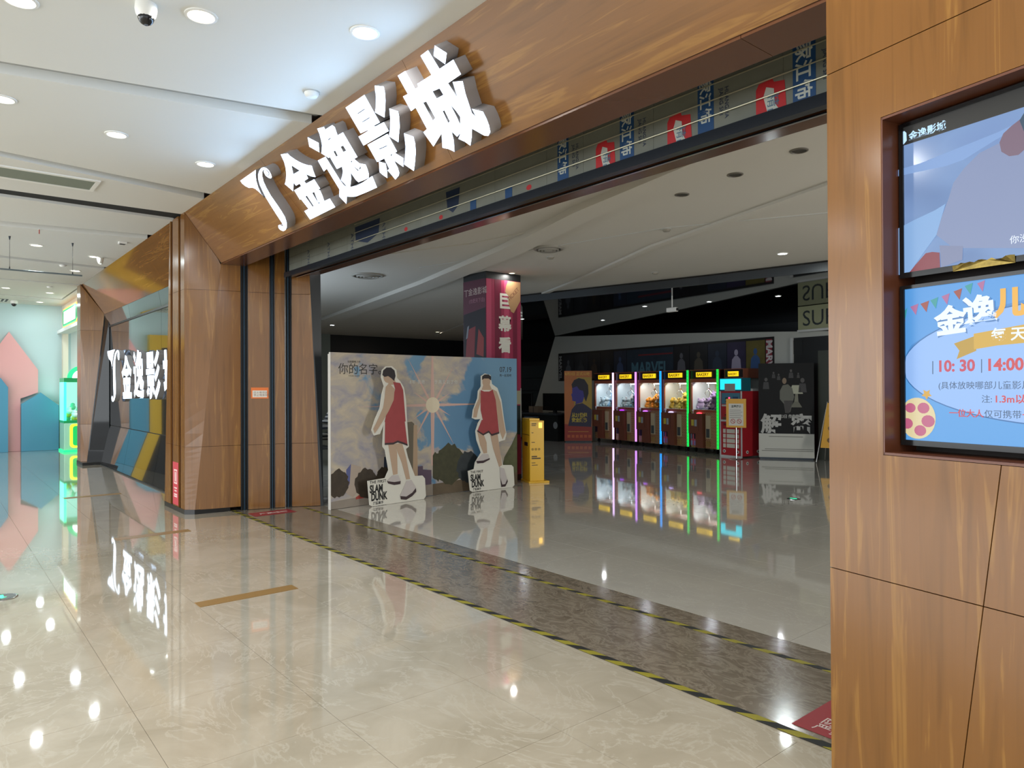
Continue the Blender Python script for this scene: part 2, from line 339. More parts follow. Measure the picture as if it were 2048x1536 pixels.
# ---- booth wall beyond the second portal
bw = struct(MB().box(-21.3, -17.0, 2.6, 2.72, 3.0, CZ+.15).box(-21.3, -21.1, 2.6, 2.72, 0, 3.0).build('wall_booth', mk('cream_wall', 'd9d2bf', .6)))
struct(box('wall_booth_back', -21.5, -17.2, 4.6, 4.7, 0, 3.3, mk('white_wall', 'dfe3e2', .6)))
struct(box('wall_booth_side', -21.5, -21.4, 2.72, 4.6, 0, 3.3, mk('white_wall', 'dfe3e2', .6)))
struct(box('trim_1', -21.35, -17.2, 2.5, 2.74, 2.94, 3.02, mk('white_wall', 'dfe3e2', .6)))
struct(box('ceiling_booth', -21.4, -17.2, 2.72, 4.6, 3.2, 3.3, mk('white_wall', 'dfe3e2', .6)))
area('booth_lamp', (-19.3, 3.6, 3.15), 1.2, 40, (.95, 1, 1))
# ---- cinema hall shell
HC = 3.35
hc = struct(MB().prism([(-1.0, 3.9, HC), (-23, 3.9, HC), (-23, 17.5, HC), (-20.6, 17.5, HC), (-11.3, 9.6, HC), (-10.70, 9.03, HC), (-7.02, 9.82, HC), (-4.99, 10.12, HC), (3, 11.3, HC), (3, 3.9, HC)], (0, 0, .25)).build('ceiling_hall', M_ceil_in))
hb = struct(MB().prism([(3, 11.3, 3.2), (-4.99, 10.12, 3.2), (-7.02, 9.82, 3.2), (-10.7, 9.03, 3.2), (-11.3, 9.6, 3.2), (-20.6, 17.5, 3.2), (3, 17.5, 3.2)], (0, 0, .42)).build('ceiling_black', M_gloss))
MB().prism([(-10.7, 9.02, 3.19), (-7.02, 9.81, 3.19), (-4.99, 10.11, 3.19), (3, 11.29, 3.19), (3, 11.27, 3.19), (-4.99, 10.09, 3.19), (-7.02, 9.79, 3.19), (-10.7, 9.0, 3.19)], (0, 0, .13)).build('ceiling_edge', mk('edge_dark', '1d2226', .4), hb)
M_hw = mk('hall_dark_wall', '0a0d10', .45)
struct(box('wall_back', -22.5, 3, 17.4, 17.6, 0, 3.5, M_hw))
struct(box('wall_left', -22.6, -22.4, 10.38, 17.5, 0, 3.5, M_hw))
struct(box('wall_left_pale', -22.6, -22.2, 3.0, 10.38, 0, 3.5, mk('sage_wall', '6f7770', .7)))
struct(box('wall_right', 2.9, 3.1, 2.6, 17.5, 0, 3.5, M_hw))
struct(box('leak_block_slab', -23, 4, 2.95, 18, 3.62, 3.8, M_black))  # unseen slab added to stop world light leaking past the hall ceiling
# beams folded across the hall ceiling
def strip(pts0, pts1, z0, z1, name='ceiling_fold', mat=M_ceil_in):
    b = MB(); n = len(pts0)
    top = [(x, y, z1) for x, y in pts0]+[(x, y, z1) for x, y in reversed(pts1)]
    b.prism(top, (0, 0, z0-z1)); return b.build(name, mat, hc)
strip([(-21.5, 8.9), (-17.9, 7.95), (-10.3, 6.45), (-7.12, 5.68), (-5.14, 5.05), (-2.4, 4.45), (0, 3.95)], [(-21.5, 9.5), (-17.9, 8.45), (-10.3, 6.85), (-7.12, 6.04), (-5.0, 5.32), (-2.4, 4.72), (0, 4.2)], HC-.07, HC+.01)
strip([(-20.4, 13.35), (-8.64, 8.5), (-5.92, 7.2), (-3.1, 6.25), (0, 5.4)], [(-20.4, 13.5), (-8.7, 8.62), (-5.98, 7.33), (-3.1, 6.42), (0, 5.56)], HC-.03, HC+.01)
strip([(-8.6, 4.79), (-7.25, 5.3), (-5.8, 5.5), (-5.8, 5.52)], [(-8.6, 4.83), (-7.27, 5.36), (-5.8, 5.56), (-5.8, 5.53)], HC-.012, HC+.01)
strip([(-9.2, 5.75), (-7.39, 6.14), (-5.15, 6.56), (-3.6, 7.36)], [(-9.2, 5.765), (-7.4, 6.155), (-5.16, 6.575), (-3.61, 7.375)], HC-.006, HC+.01, 'ceiling_trim', M_wgrey)

# ============================================================ WOOD PORTAL
# left column
lc = thing('wood_column', 'faceted orange brown wood column left of the open entrance', 'column', (-9.4, 2.6, 0))
def fpanels(parent, F, quads, mat=WZ, **k):
    for q in quads: panel('wood_panel', F, q, mat, parent, **k)
F0 = Frame((-9.99, 2.355, 0), (1, .012, 0), (0, 0, 1))          # front face
zs = [(.05, .81), (.81, 2.716), (2.716, CZ)]
lx = lambda z: .30*z/3.645*.9                                     # leaning outer edge
for z0, z1 in zs:
    panel('wood_panel', F0, [(lx(z0), z0), (.30, z0), (.30, z1), (min(.295, lx(z1)), z1)], WZ, lc)
    panel('wood_panel', F0, [(.40, z0), (.655, z0), (.655, z1), (.40, z1)], WZ, lc)
    panel('wood_panel', F0, [(.745, z0), (.905, z0), (.905, z1), (.745, z1)], WZ, lc)
M_slot = mk('dark_wood_slot', '4a2a1a', .4)
MB().prism([F0.w(.05, 0, -.02), F0.w(.905, 0, -.02), F0.w(.905, CZ, -.02), F0.w(.28, CZ, -.02)], (0, .35, 0)).build('column_core', M_slot, lc)
# chamfer between front face and reveal
P = {'a0': (-9.085, 2.367, .05), 'a3': (-9.085, 2.367, CZ), 'g0': (-9.0, 2.461, .05), 'g1': (-8.945, 2.752, 3.05)}
def lerp(a, b, t): return tuple(a[i]+(b[i]-a[i])*t for i in range(3))
gz = lambda z: lerp(P['g0'], P['g1'], (z-.05)/3.0)
az = lambda z: (P['a0'][0], P['a0'][1], z)
def skin(name, pts, mat, parent, th=.015):
    n = (Vector(pts[1])-Vector(pts[0])).cross(Vector(pts[2])-Vector(pts[0])).normalized()
    c = sum((Vector(p) for p in pts), Vector())/len(pts)
    if n.dot(EYE-c) > 0: n = -n
    sh = [Vector(p)+(c-Vector(p)).normalized()*.002 for p in pts]
    return MB().prism(sh, n*th).build(name, mat, parent)
def ruled(L0, L1, z0, z1, top=None):
    n = 12; b = MB(); A_ = []; B_ = []
    for i in range(n+1):
        z = z0+.0015+(z1-z0-.003)*i/n; A_.append(Vector(L0(z))); q_ = L1(z)
        if top and z > 3.05: q_ = lerp(top, L0(z1), (z-3.05)/(z1-3.05))
        B_.append(Vector(q_))
    V = A_+B_; nb = Vector((-.6, .6, 0))*.02; V2 = [v+nb for v in V]; m = n+1
    b.add(V+V2, [(i, i+1, m+i+1, m+i) for i in range(n)]+[(2*m+i, 2*m+m+i, 2*m+m+i+1, 2*m+i+1) for i in range(n)]+[(0, m, 3*m, 2*m), (n, 2*m+n, 3*m+n, m+n)]+[(i, 2*m+i, 2*m+i+1, i+1) for i in range(n)]+[(m+i, m+i+1, 3*m+i+1, 3*m+i) for i in range(n)])
    o = b.build('wood_panel', WZ, lc); return o
ruled(az, gz, .05, .81); ruled(az, gz, .81, 2.716); ruled(az, gz, 2.716, CZ, P['g1'])
# reveal from chamfer to first rail
jz = lambda z: (-8.903, 2.972, z)
skin('wood_panel', [gz(.05), jz(.05), jz(.81), gz(.81)], WZ, lc); skin('wood_panel', [gz(.81), jz(.81), jz(2.716), gz(2.716)], WZ, lc); skin('wood_panel', [gz(2.716), jz(2.716), jz(3.05), P['g1']], WZ, lc)
b = MB(); pts = [(-9.97, 2.35), (-9.075, 2.36), (-8.995, 2.455), (-8.955, 2.86), (-8.97, 2.86), (-9.01, 2.47), (-9.09, 2.376), (-9.97, 2.37)]
b.prism([(x, y, 0) for x, y in pts], (0, 0, .055)).build('black_plinth', mk('plinth_black', '151515', .3), lc)
t = lc
F = off(F0, .001)
box('side_core', -9.9, -9.13, 2.4, 2.99, 0, 3.0, M_slot, lc)
st = thing('hydrant_sticker', 'narrow red notice sticker low on the left column', 'sticker', (-9.49, 2.345, .06))
sheet('sticker_sheet', F0, [(.405, .07), (.65, .07), (.65, .60), (.405, .60)], mk('red_notice', 'c23a48', .4), st, .002, False, .001)
sheet('white_frame', F0, [(.46, .33), (.60, .33), (.60, .51), (.46, .51)], pr('e6c6c4'), st, .0035, False)
sheet('red_pane', F0, [(.48, .35), (.58, .35), (.58, .49), (.48, .49)], mk('red_notice', 'c23a48', .4), st, .0045, False)
sheet('pictogram', F0, [(.51, .36), (.56, .36), (.56, .48), (.51, .48)], pr('e6c6c4'), st, .0055, False)
for v, w in ((.27, .08), (.235, .06), (.19, .1), (.165, .1)): sheet('text_line', F0, [(.53-w/2-.02, v), (.53+w/2+.02, v), (.53+w/2+.02, v+.018), (.53-w/2-.02, v+.018)], pr('e6c6c4'), st, .0035, False)
# jamb with shutter rails
jp = [(-8.903, 2.972), (-8.889, 3.054), (-8.817, 3.304), (-8.80, 3.36), (-8.766, 3.477), (-8.748, 3.555)]
jm = thing('wood_jamb', 'wood clad jamb between the shutter rails at the left side of the entrance', 'jamb', (-8.85, 3.3, 0))
MB().prism([(-8.93, 2.99, 0), (-8.82, 3.60, 0), (-8.72, 3.9, 0), (-9.3, 3.9, 0), (-9.3, 2.99, 0)], (0, 0, 3.55)).build('jamb_core', M_black, jm)
def jpanel(a, b, top=3.4, d=.0):
    A, B = Vector((a[0], a[1], 0)), Vector((b[0], b[1], 0))
    for z0, z1 in ((.004, .81), (.81, 2.716), (2.716, top)):
        skin('wood_panel', [(A.x, A.y, z0), (B.x, B.y, z0), (B.x, B.y, z1), (A.x, A.y, z1)], WZ, jm, .03)
jpanel(jp[1], jp[2]); jpanel(jp[3], jp[4])
for z0, z1 in ((.004, .81), (.81, 2.716), (2.716, 3.03)):
    e = lambda z: (-8.577-.021*z, 3.87-.038*z, z)
    skin('wood_panel', [(-8.748, 3.56, z0), e(z0), e(z1), (-8.748, 3.56, z1)], WZ, jm, .03)
MB().prism([(-8.577+.0, 3.87, 0), (-8.56, 3.90, 0), (-8.56-.07, 3.90, 3.03), (-8.577-.064, 3.755, 3.03)], (-.08, .0, 0)).build('steel_edge', mk('edge_dark', '1d2226', .4), jm)
for k, (a, b) in enumerate(((jp[0], jp[1]), (jp[2], jp[3]), (jp[4], jp[5]))):
    r = thing('shutter_rail', ('dark steel shutter rail nearest the corridor on the left jamb', 'middle dark steel shutter rail on the left jamb', 'innermost steel shutter rail with bright edge on the left jamb')[k], 'rail', (a[0], a[1], 0), 0, 'shutter guide rails on the left jamb')
    d = Vector((b[0]-a[0], b[1]-a[1], 0)); L = d.length; d.normalize(); nn = Vector((d.y, -d.x, 0)); a3 = Vector((a[0], a[1], 0)); H = (3.3, 3.38, 3.4)[k]
    for s0, s1, dp, nm, m in ((0, .012, .012, 'flange', M_chrome if k == 2 else M_steel), (.012, L*.42, -.03, 'channel', M_black), (L*.42, L*.58, .004, 'centre_rib', mk('rail_blue', '33495a', .3, .6)), (L*.58, L-.012, -.03, 'channel', M_black), (L-.012, L, .012, 'flange', M_steel)):
        MB().prism([a3+d*s0+nn*dp, a3+d*s1+nn*dp, a3+d*s1-nn*.05, a3+d*s0-nn*.05], (0, 0, H)).build(nm, m, r)
FJ = Frame((jp[1][0], jp[1][1], 0), (jp[2][0]-jp[1][0], jp[2][1]-jp[1][1], 0), (0, 0, 1))
nt_ = thing('orange_notice', 'small orange and white notice on the jamb between two shutter rails', 'notice', (-8.85, 3.17, 1.4))
sheet('orange_card', FJ, [(502, 775), (537, 775), (537, 797), (502, 797)], pr('d9702e'), nt_, .002, True, .002)
sheet('white_field', FJ, [(505, 781), (534, 781), (534, 794.5), (505, 794.5)], pr('d9d2c8'), nt_, .0045)
u, v = FJ.uv(507, 787); text('防火卷帘区\n禁止堆放杂物', .032, FJ.mat(u, v, .0055), pr('6a5a50'), nt_, sx=1.05)
# fascia: leans, top nearer than bottom
FX0, FX1 = -8.9, 1.6
FF = Frame((-9.085, 2.75, 3.05), (1, 0, 0), (0, -.38, .595)); FH = .706
fa = thing('wood_fascia', 'leaning orange brown wood fascia above the entrance carrying the lit letters', 'fascia', (-5, 2.6, 3.0))
def s_at(px, py): return FF.uv(px, py)
sj = [(0.0, .155)]
jts = [((1*FF.uv(535, 372)[0]), 0), (FF.uv(850, 220)[0], 0), (FF.uv(1590, 12)[0]-.0, 0)]
ja = [s_at(545, 350), s_at(615, 440)]; jb = [s_at(803, 118), s_at(908, 325)]; jc = [s_at(1575, 0), s_at(1592, 22)]
def sline(p, q, v): return p[0]+(q[0]-p[0])*(v-p[1])/(q[1]-p[1])
cuts = [(sline(*ja, 0), sline(*ja, FH)), (sline(*jb, 0), sline(*jb, FH)), (sline(*jb, 0)+3.2, sline(*jb, FH)+3.2)]
print('CUTS', cuts)
cuts = cuts[:2]
pv = (.157, 0.0)
for c in cuts+[(7.845, 7.845)]:
    panel('wood_panel', FF, [(pv[0], 0), (c[0], 0), (c[1], FH), (pv[1], FH)], WX, fa); pv = c
MB().prism([(FX0, 2.77, 3.045), (FX0, 2.41, CZ-.005), (FX0, 2.9, CZ-.005), (FX0, 2.9, 3.045)], (7.655, 0, 0)).build('fascia_core', M_slot, fa)
for x0, x1 in ((-8.93, -7.34), (-7.34, -5.0), (-5.0, -1.75), (-1.75, -1.2)):
    MB().box(x0+.0015, x1-.0015, 2.755, 3.02, 3.036, 3.052).build('soffit_panel', mk('soffit_wood', '5e3a24', .2), fa)
# ---- rolled shutter with papers behind the fascia, and the header beam
sh = thing('paper_covered_shutter', 'raised shutter box above the entrance wrapped in printed paper sheets', 'shutter', (-5, 3.5, 2.95))
PAP = mk('shutter_paper', '74766c', .5, var=.18, vs=5)
FS = Frame((-8.72, 3.52, 2.985), (1, 0, 0), (0, 0, 1))
xs = [0]; 
random.seed(3)
while xs[-1] < 9.6: xs.append(xs[-1]+random.choice((.38, .5, .62)))
for i in range(len(xs)-1):
    for v0, v1 in ((0, .10), (.10, .19), (.19, .28), (.28, .52)):
        panel('paper_sheet', FS, [(xs[i], v0), (xs[i+1], v0), (xs[i+1], v1), (xs[i], v1)], PAP, sh, .006, .001)
box('shutter_drum', -8.8, 1.4, 3.53, 3.60, 2.97, 3.6, M_black, sh)
box('bottom_bar', -8.8, 1.4, 3.47, 3.53, 2.918, 2.982, mk('bar_dark', '20242a', .25), sh)
for z in (3.078, 3.168, 3.26): MB().tube((-6.9, 3.505, z), (1.4, 3.505, z), .004, 6).build('steel_wire', mk('bright_wire', 'b9b49a', .3, .6), sh)
pb, prd, pw, pk = pr('1c4470'), pr('b4262a'), pr('b9bdb4'), pr('22304a')
def paper_px(x): return FS.uv(x, 768)[0]
for xl_, xr_, k in ((1586, 1632, 1), (1396, 1428, 1), (1240, 1268, 1), (1115, 1137, 1), (1010, 1024, 0), (940, 952, 0)):
    u0 = FS.uv(xl_, 180 if xl_ > 1500 else 260)[0]; u1 = FS.uv(xr_, 180 if xl_ > 1500 else 260)[0]
    sheet('blue_label', FS, [(u0, .0), (u1, .0), (u1, .4 if k else .1), (u0, .4 if k else .1)], pb, sh, .0012, False)
    if k:
        text('皇家江饰', (u1-u0)*.80, FS.mat(u0+(u1-u0)*.18, .42, .002, -PI/2), pw, sh, bold=.02)
        text('HUANG JIA\nJIANG SHI', .036, FS.mat(u1+.075, .24, .002, -PI/2), pk, sh)
        text('E', .15, FS.mat(u1+.04, .40, .002, -PI/2), pk, sh, bold=.03)
for xl_, xr_, y in ((1512, 1573, 160), (1335, 1384, 250), (1192, 1231, 300)):
    u0 = FS.uv(xl_, y)[0]; u1 = FS.uv(xr_, y)[0]; w = u1-u0
    sheet('red_label', FS, [(u0, .0), (u1, .0), (u1-.01, .155), (u1-w*.4, .165), (u1-w*.45, .185), (u0+w*.1, .18), (u0, .15)], prd, sh, .0012, False)
    sheet('label_cloud', FS, [(u0+w*.4, 0), (u0+w*.8, 0), (u0+w*.62, .05), (u0+w*.6, .13), (u0+w*.35, .15), (u0+w*.25, .1)], pw, sh, .0022, False)
    text('精品', w*.42, FS.mat(u0+w*.42, .105, .0032, -PI/2), pr('4a6a80'), sh)
for x, y in ((1058, 350), (882, 412), (812, 440)):
    u, v = FS.uv(x, y); sheet('red_mark', FS, ell(u, .045, .03, .02, 12), prd, sh, .0012, False)
for px_, txt in ((765, 'ATHI'), (702, 'ATHI'), (655, 'ATHI'), (615, 'ATHI')):
    u = FS.uv(px_, 470)[0]; text(txt, .085, FS.mat(u, .20, .0012, -PI/2), pk, sh)
sheet('dark_patch', FS, [(FS.uv(712, 440)[0], .1), (FS.uv(735, 455)[0], .04), (FS.uv(757, 430)[0], .1), (FS.uv(760, 420)[0], .25), (FS.uv(710, 430)[0], .25)], pk, sh, .0012, False)
sheet('dark_patch', FS, [(FS.uv(895, 390)[0], .1), (FS.uv(906, 400)[0], .05), (FS.uv(917, 390)[0], .1), (FS.uv(920, 385)[0], .25), (FS.uv(892, 385)[0], .25)], pk, sh, .0012, False)
hd = thing('header_beam', 'brown header beam under the raised shutter spanning the entrance', 'beam', (-5, 3.8, 2.95))
b = MB().prism([(-8.75, 3.62, 2.936), (-8.75, 3.9, 2.985), (-8.8, 3.9, 3.6), (-8.8, 3.62, 3.6)], (10.2, 0, 0)); b.build('beam_board', mk('soffit_wood', '5e3a24', .2), hd)
box('chrome_edge', -8.8, 1.4, 3.60, 3.618, 2.926, 2.934, M_chrome, hd)
# glass seam line: slim steel post at the inner jamb is in the rails above

# ============================================================ LIT LETTERS
def cr(o, sc, pts): return [(o[0]+x/sc, o[1]+y/sc) for x, y in pts]
c1 = ((470, 320), 10.24); c2 = ((560, 290), 9.6); c3 = ((610, 230), 8.3); c4 = ((680, 150), 6.983); c5 = ((790, 70), 6.145)
GL = {
 'emblem': (c1, [[(110, 425), (430, 200), (425, 300), (440, 420), (480, 560), (540, 690), (600, 770), (560, 715), (480, 640), (420, 590), (360, 565), (290, 570), (210, 530), (150, 480)],
   [(475, 300), (480, 400), (510, 510), (560, 620), (640, 780), (740, 940), (860, 1130), (960, 1280), (1000, 1365), (960, 1350), (920, 1325), (890, 1340), (895, 1390), (930, 1430), (990, 1455), (1040, 1430), (1065, 1370), (1060, 1270), (1030, 1170), (960, 1050), (860, 900), (740, 730), (650, 570), (590, 440), (560, 320), (560, 250), (578, 208), (596, 196), (593, 250), (630, 320), (690, 365), (740, 378), (758, 345), (740, 285), (695, 205), (640, 160), (590, 145), (540, 165), (500, 220)],
   [(612, 207), (650, 200), (695, 240), (712, 285), (690, 318), (655, 310), (640, 285), (655, 295), (680, 303), (697, 285), (685, 250), (645, 212)]]),
 'jin': (c2, [[(15, 180), (150, 160), (200, 210), (300, 280), (420, 345), (520, 380), (615, 395), (640, 480), (690, 615), (600, 600), (510, 560), (545, 640), (470, 690), (505, 740), (660, 655), (775, 835), (735, 855), (775, 870), (815, 960), (855, 1075), (960, 1025), (1065, 1190), (580, 1430), (470, 1270), (550, 1225), (410, 1045), (425, 1025), (385, 1050), (275, 870), (410, 790), (380, 740), (310, 780), (265, 725), (258, 890), (160, 805), (95, 750), (115, 680), (125, 560), (110, 430), (80, 320)],
   [(225, 390), (380, 490), (260, 560)], [(490, 985), (520, 970), (650, 1170), (630, 1185)], [(620, 915), (660, 900), (735, 1100), (795, 1108), (745, 1125)]]),
 'yi': (c3, [[(45, 365), (230, 460), (245, 620), (75, 525)],
   [(205, 225), (320, 195), (340, 240), (455, 165), (500, 200), (545, 335), (635, 285), (875, 695), (820, 725), (905, 800), (1010, 820), (1040, 890), (1065, 980), (1060, 1040), (980, 1080), (890, 1115), (840, 1070), (800, 1010), (765, 960), (770, 1060), (755, 1190), (700, 1190), (650, 1130), (597, 1080), (620, 1010), (632, 930), (615, 855), (530, 895), (410, 690), (400, 715), (360, 690), (275, 635), (285, 500), (270, 420), (245, 320)],
   [(385, 405), (430, 370), (425, 395), (390, 420)], [(475, 600), (505, 590), (548, 675), (520, 690)], [(595, 525), (635, 505), (688, 590), (640, 615)], [(805, 840), (895, 915), (925, 840), (930, 885), (880, 930)], [(760, 770), (790, 750), (778, 795)],
   [(215, 755), (345, 690), (590, 1085), (650, 1165), (705, 1193), (760, 1193), (860, 1170), (960, 1120), (1120, 1010), (1200, 1200), (1000, 1290), (850, 1350), (770, 1355), (700, 1350), (690, 1475), (570, 1350), (575, 1235), (365, 890), (315, 935)]]),
 'ying': (c4, [[(80, 455), (345, 275), (560, 660), (480, 705), (490, 720), (615, 655), (685, 780), (330, 985), (260, 860), (395, 780), (388, 768), (290, 815)],
   [(245, 535), (345, 468), (352, 478), (252, 545)], [(310, 652), (412, 588), (418, 600), (316, 662)],
   [(385, 975), (665, 820), (800, 1065), (770, 1085), (890, 1160), (890, 1285), (760, 1195), (810, 1290), (830, 1360), (825, 1400), (775, 1460), (720, 1390), (665, 1330), (690, 1310), (620, 1165), (520, 1215)],
   [(548, 1028), (658, 980), (662, 992), (555, 1040)], [(708, 1110), (732, 1098), (722, 1140)],
   [(545, 1205), (640, 1235), (660, 1330), (665, 1440), (600, 1395), (555, 1355)],
   [(488, 145), (615, 160), (632, 240), (640, 350), (635, 480), (625, 595), (490, 520), (503, 430), (505, 300), (492, 210)],
   [(690, 465), (815, 505), (830, 580), (838, 720), (825, 850), (820, 940), (685, 855), (700, 760), (705, 620), (697, 520)],
   [(895, 810), (1030, 860), (1055, 960), (1062, 1080), (1050, 1230), (1035, 1340), (895, 1245), (910, 1150), (918, 1000), (905, 880)]]),
 'cheng': (c5, [[(35, 500), (130, 440), (252, 660), (288, 640), (275, 600), (450, 490), (315, 255), (410, 185), (550, 415), (720, 300), (815, 480), (655, 590), (768, 765), (710, 575), (835, 565), (870, 720), (930, 900), (950, 960), (995, 1000), (945, 905), (1085, 940), (1130, 1030), (1160, 1110), (1175, 1190), (1150, 1240), (1100, 1235), (1020, 1190), (950, 1150), (945, 1260), (930, 1360), (860, 1310), (780, 1275), (810, 1200), (765, 1250), (700, 1185), (725, 1290), (735, 1435), (660, 1400), (585, 1385), (575, 1210), (475, 1370), (350, 1195), (395, 1155), (255, 890), (200, 935), (100, 755), (160, 725)],
   [(465, 690), (550, 655), (597, 735), (515, 780)], [(350, 830), (385, 815), (497, 1020), (468, 1050)], [(588, 930), (610, 925), (675, 1060), (657, 1082)], [(685, 855), (750, 930), (803, 1005), (805, 1100), (760, 1000)],
   [(490, 125), (640, 220), (620, 360), (475, 255)]])}
LD = .10
GUV = {k: [[FF.uv(*p, LD) for p in cr(c[0], c[1], q)] for q in polys] for k, (c, polys) in GL.items()}
names = {'emblem': ('curled T shaped emblem', ''), 'jin': ('gold character 金 right after the emblem', ''), 'yi': ('character 逸, the middle of five signs', ''), 'ying': ('character 影, fourth sign with three slanting strokes', ''), 'cheng': ('character 城, last sign at the right end', '')}
for k, polys in GUV.items():
    us = [p[0] for q in polys for p in q]; base = FF.w(sum(us)/len(us), .05, 0)
    lt = thing('lit_letter', 'glowing white %s, on the leaning wood fascia' % names[k][0], 'sign letter', base, 0, 'lit letters on the wood fascia')
    M = FF.mat(0, 0, 0)
    mesh_obj('glowing_face', curve_mesh(polys, M, 0, LD, False), M_face, lt)
    mesh_obj('side_return', curve_mesh(polys, M, 0.0, LD+.003, True), M_sidew, lt)
    l = bpy.data.lights.new('letter_glow_fill', 'AREA'); l.shape = 'RECTANGLE'; l.size = .45; l.size_y = .5; l.energy = 5.5; l.color = (.30, .60, 1)  # unseen lamp added before each letter to strengthen the blue on the ceiling
    lo = bpy.data.objects.new('letter_glow_fill', l); lo.matrix_world = Matrix.Translation(-base) @ FF.mat(sum(us)/len(us), .36, LD+.006) @ Matrix.Rotation(PI, 4, 'X'); lo.parent = None; COL.objects.link(lo); lo.parent = lt
# second sign on the dark glass
FG = Frame((-17, 2.66, 0), (1, 0, 0), (0, 0, 1))
allp = {k: ([p[0] for q in v for p in q], [p[1] for q in v for p in q]) for k, v in GUV.items()}
tgt = {'emblem': (-15.60, -14.45, 1.28, 2.26), 'jin': (-14.28, -13.44, 1.345, 2.12), 'yi': (-13.34, -12.55, 1.36, 2.17), 'ying': (-12.42, -11.50, 1.35, 2.11), 'cheng': (-11.36, -10.35, 1.36, 2.12)}
M_face2 = mk('letter_face_cool', 'ffffff', .5, emit='c4e0ff', es=2.0)
for k, polys in GUV.items():
    X, Y = allp[k]; x0, x1, z0, z1 = tgt[k]; a, b_ = min(X), max(X); c, d = min(Y), max(Y)
    q = [[((p[0]-a)/(b_-a)*(x1-x0)+x0+17, (p[1]-c)/(d-c)*(z1-z0)+z0) for p in pl] for pl in polys]
    lt = thing('lit_letter', 'glowing white %s, on the dark display glass' % names[k][0], 'sign letter', ((x0+x1)/2, 2.74, z0), 0, 'lit letters on the dark display glass')
    mesh_obj('glowing_face', curve_mesh(q, FG.mat(), -.08, 0, False), M_face2, lt)
    mesh_obj('side_return', curve_mesh(q, FG.mat(), -.08, .004, True), M_sidew, lt)

# ============================================================ SECOND PORTAL WITH DARK GLASS
p2 = thing('wood_column', 'wood column at the far end of the dark display glass', 'column', (-16.8, 2.5, 0))
F2 = Frame((-16.99, 2.345, 0), (1, 0, 0), (0, 0, 1))
for z0, z1 in zs: panel('wood_panel', F2, [(0, z0), (.40, z0), (.40, z1), (0, z1)], WZ, p2)
MB().prism([(-16.99, 2.37, 0), (-16.63, 2.37, 0), (-16.56, 2.5, 0), (-16.56, 2.9, 0), (-16.99, 2.9, 0)], (0, 0, 3.04)).build('column_core', M_slot, p2)
box('column_head', -16.99, -16.6, 2.37, 2.9, 3.04, CZ, M_slot, p2)
a2 = lambda z: (-16.588, 2.345, z); g2 = lambda z: (-16.50+.07*z/3.05+.0, 2.44+.31*z/3.05, z)
skin('wood_panel', [a2(.05), g2(.05), g2(.81), a2(.81)], WZ, p2); skin('wood_panel', [a2(.81), g2(.81), g2(2.716), a2(2.716)], WZ, p2); skin('wood_panel', [a2(2.716), g2(2.716), g2(3.05), a2(CZ)], WZ, p2)
skin('glass_reveal', [g2(.05), (-16.1, 2.78, .05), (-16.1, 2.78, 3.05), g2(3.05)], mk('reveal_glass', '0b0d0f', .05, spec=.3), p2)
MB().box(-17.0, -16.27, 2.335, 2.9, 0, .055).build('black_plinth', mk('plinth_black', '151515', .3), p2)
f2 = thing('wood_fascia', 'leaning glossy wood fascia above the dark display glass', 'fascia', (-13, 2.6, 3.0))
FB = Frame((-16.588, 2.75, 3.05), (1, 0, 0), (0, -.38, .595))
pv = (.157, 0.0)
for c in ((1.5, 1.5), (3.3, 3.3), (5.1, 5.1), (6.70, 6.86)):
    panel('wood_panel', FB, [(pv[0], 0), (c[0], 0), (c[1], FH), (pv[1], FH)], wood('wood_gloss', 'x', rough=.07) if 'wood_gloss' not in MATS else MATS['wood_gloss'], f2); pv = c
MB().prism([(-16.58, 2.77, 3.045), (-16.58, 2.41, CZ-.005), (-16.58, 2.9, CZ-.005), (-16.58, 2.9, 3.045)], (6.6, 0, 0)).build('fascia_core', M_slot, f2)
dg = struct(box('window_1', -16.5, -9.95, 2.803, 2.9, 0, 3.05, M_black))
FW = Frame((-16.5, 2.80, 0), (1, 0, 0), (0, 0, 1))
for i, (x0, x1) in enumerate(((0, 2.3), (2.3, 4.5), (4.5, 6.55))):
    panel('glass_pane', FW, [(x0, .80), (x1, .80), (x1, 2.77), (x0, 2.77)], M_dglass, dg, .01, .004, .012)
    a, b_ = -16.5+x0+.004, -16.5+x1-.004
    MB().prism([(a, 2.655, .02), (b_, 2.655, .02), (b_, 2.79, .79), (a, 2.79, .79)], (0, .01, 0)).build('glass_pane', M_dglass, dg)
    MB().prism([(a, 2.79, 2.79), (b_, 2.79, 2.79), (b_, 2.745, 3.045), (a, 2.745, 3.045)], (0, .01, 0)).build('glass_pane', M_dglass, dg)
box('window_frame', -16.5, -9.95, 2.775, 2.80, 2.765, 2.80, mk('edge_dark', '1d2226', .4), dg)
box('window_frame', -16.5, -9.95, 2.64, 2.80, 0, .018, mk('edge_dark', '1d2226', .4), dg)

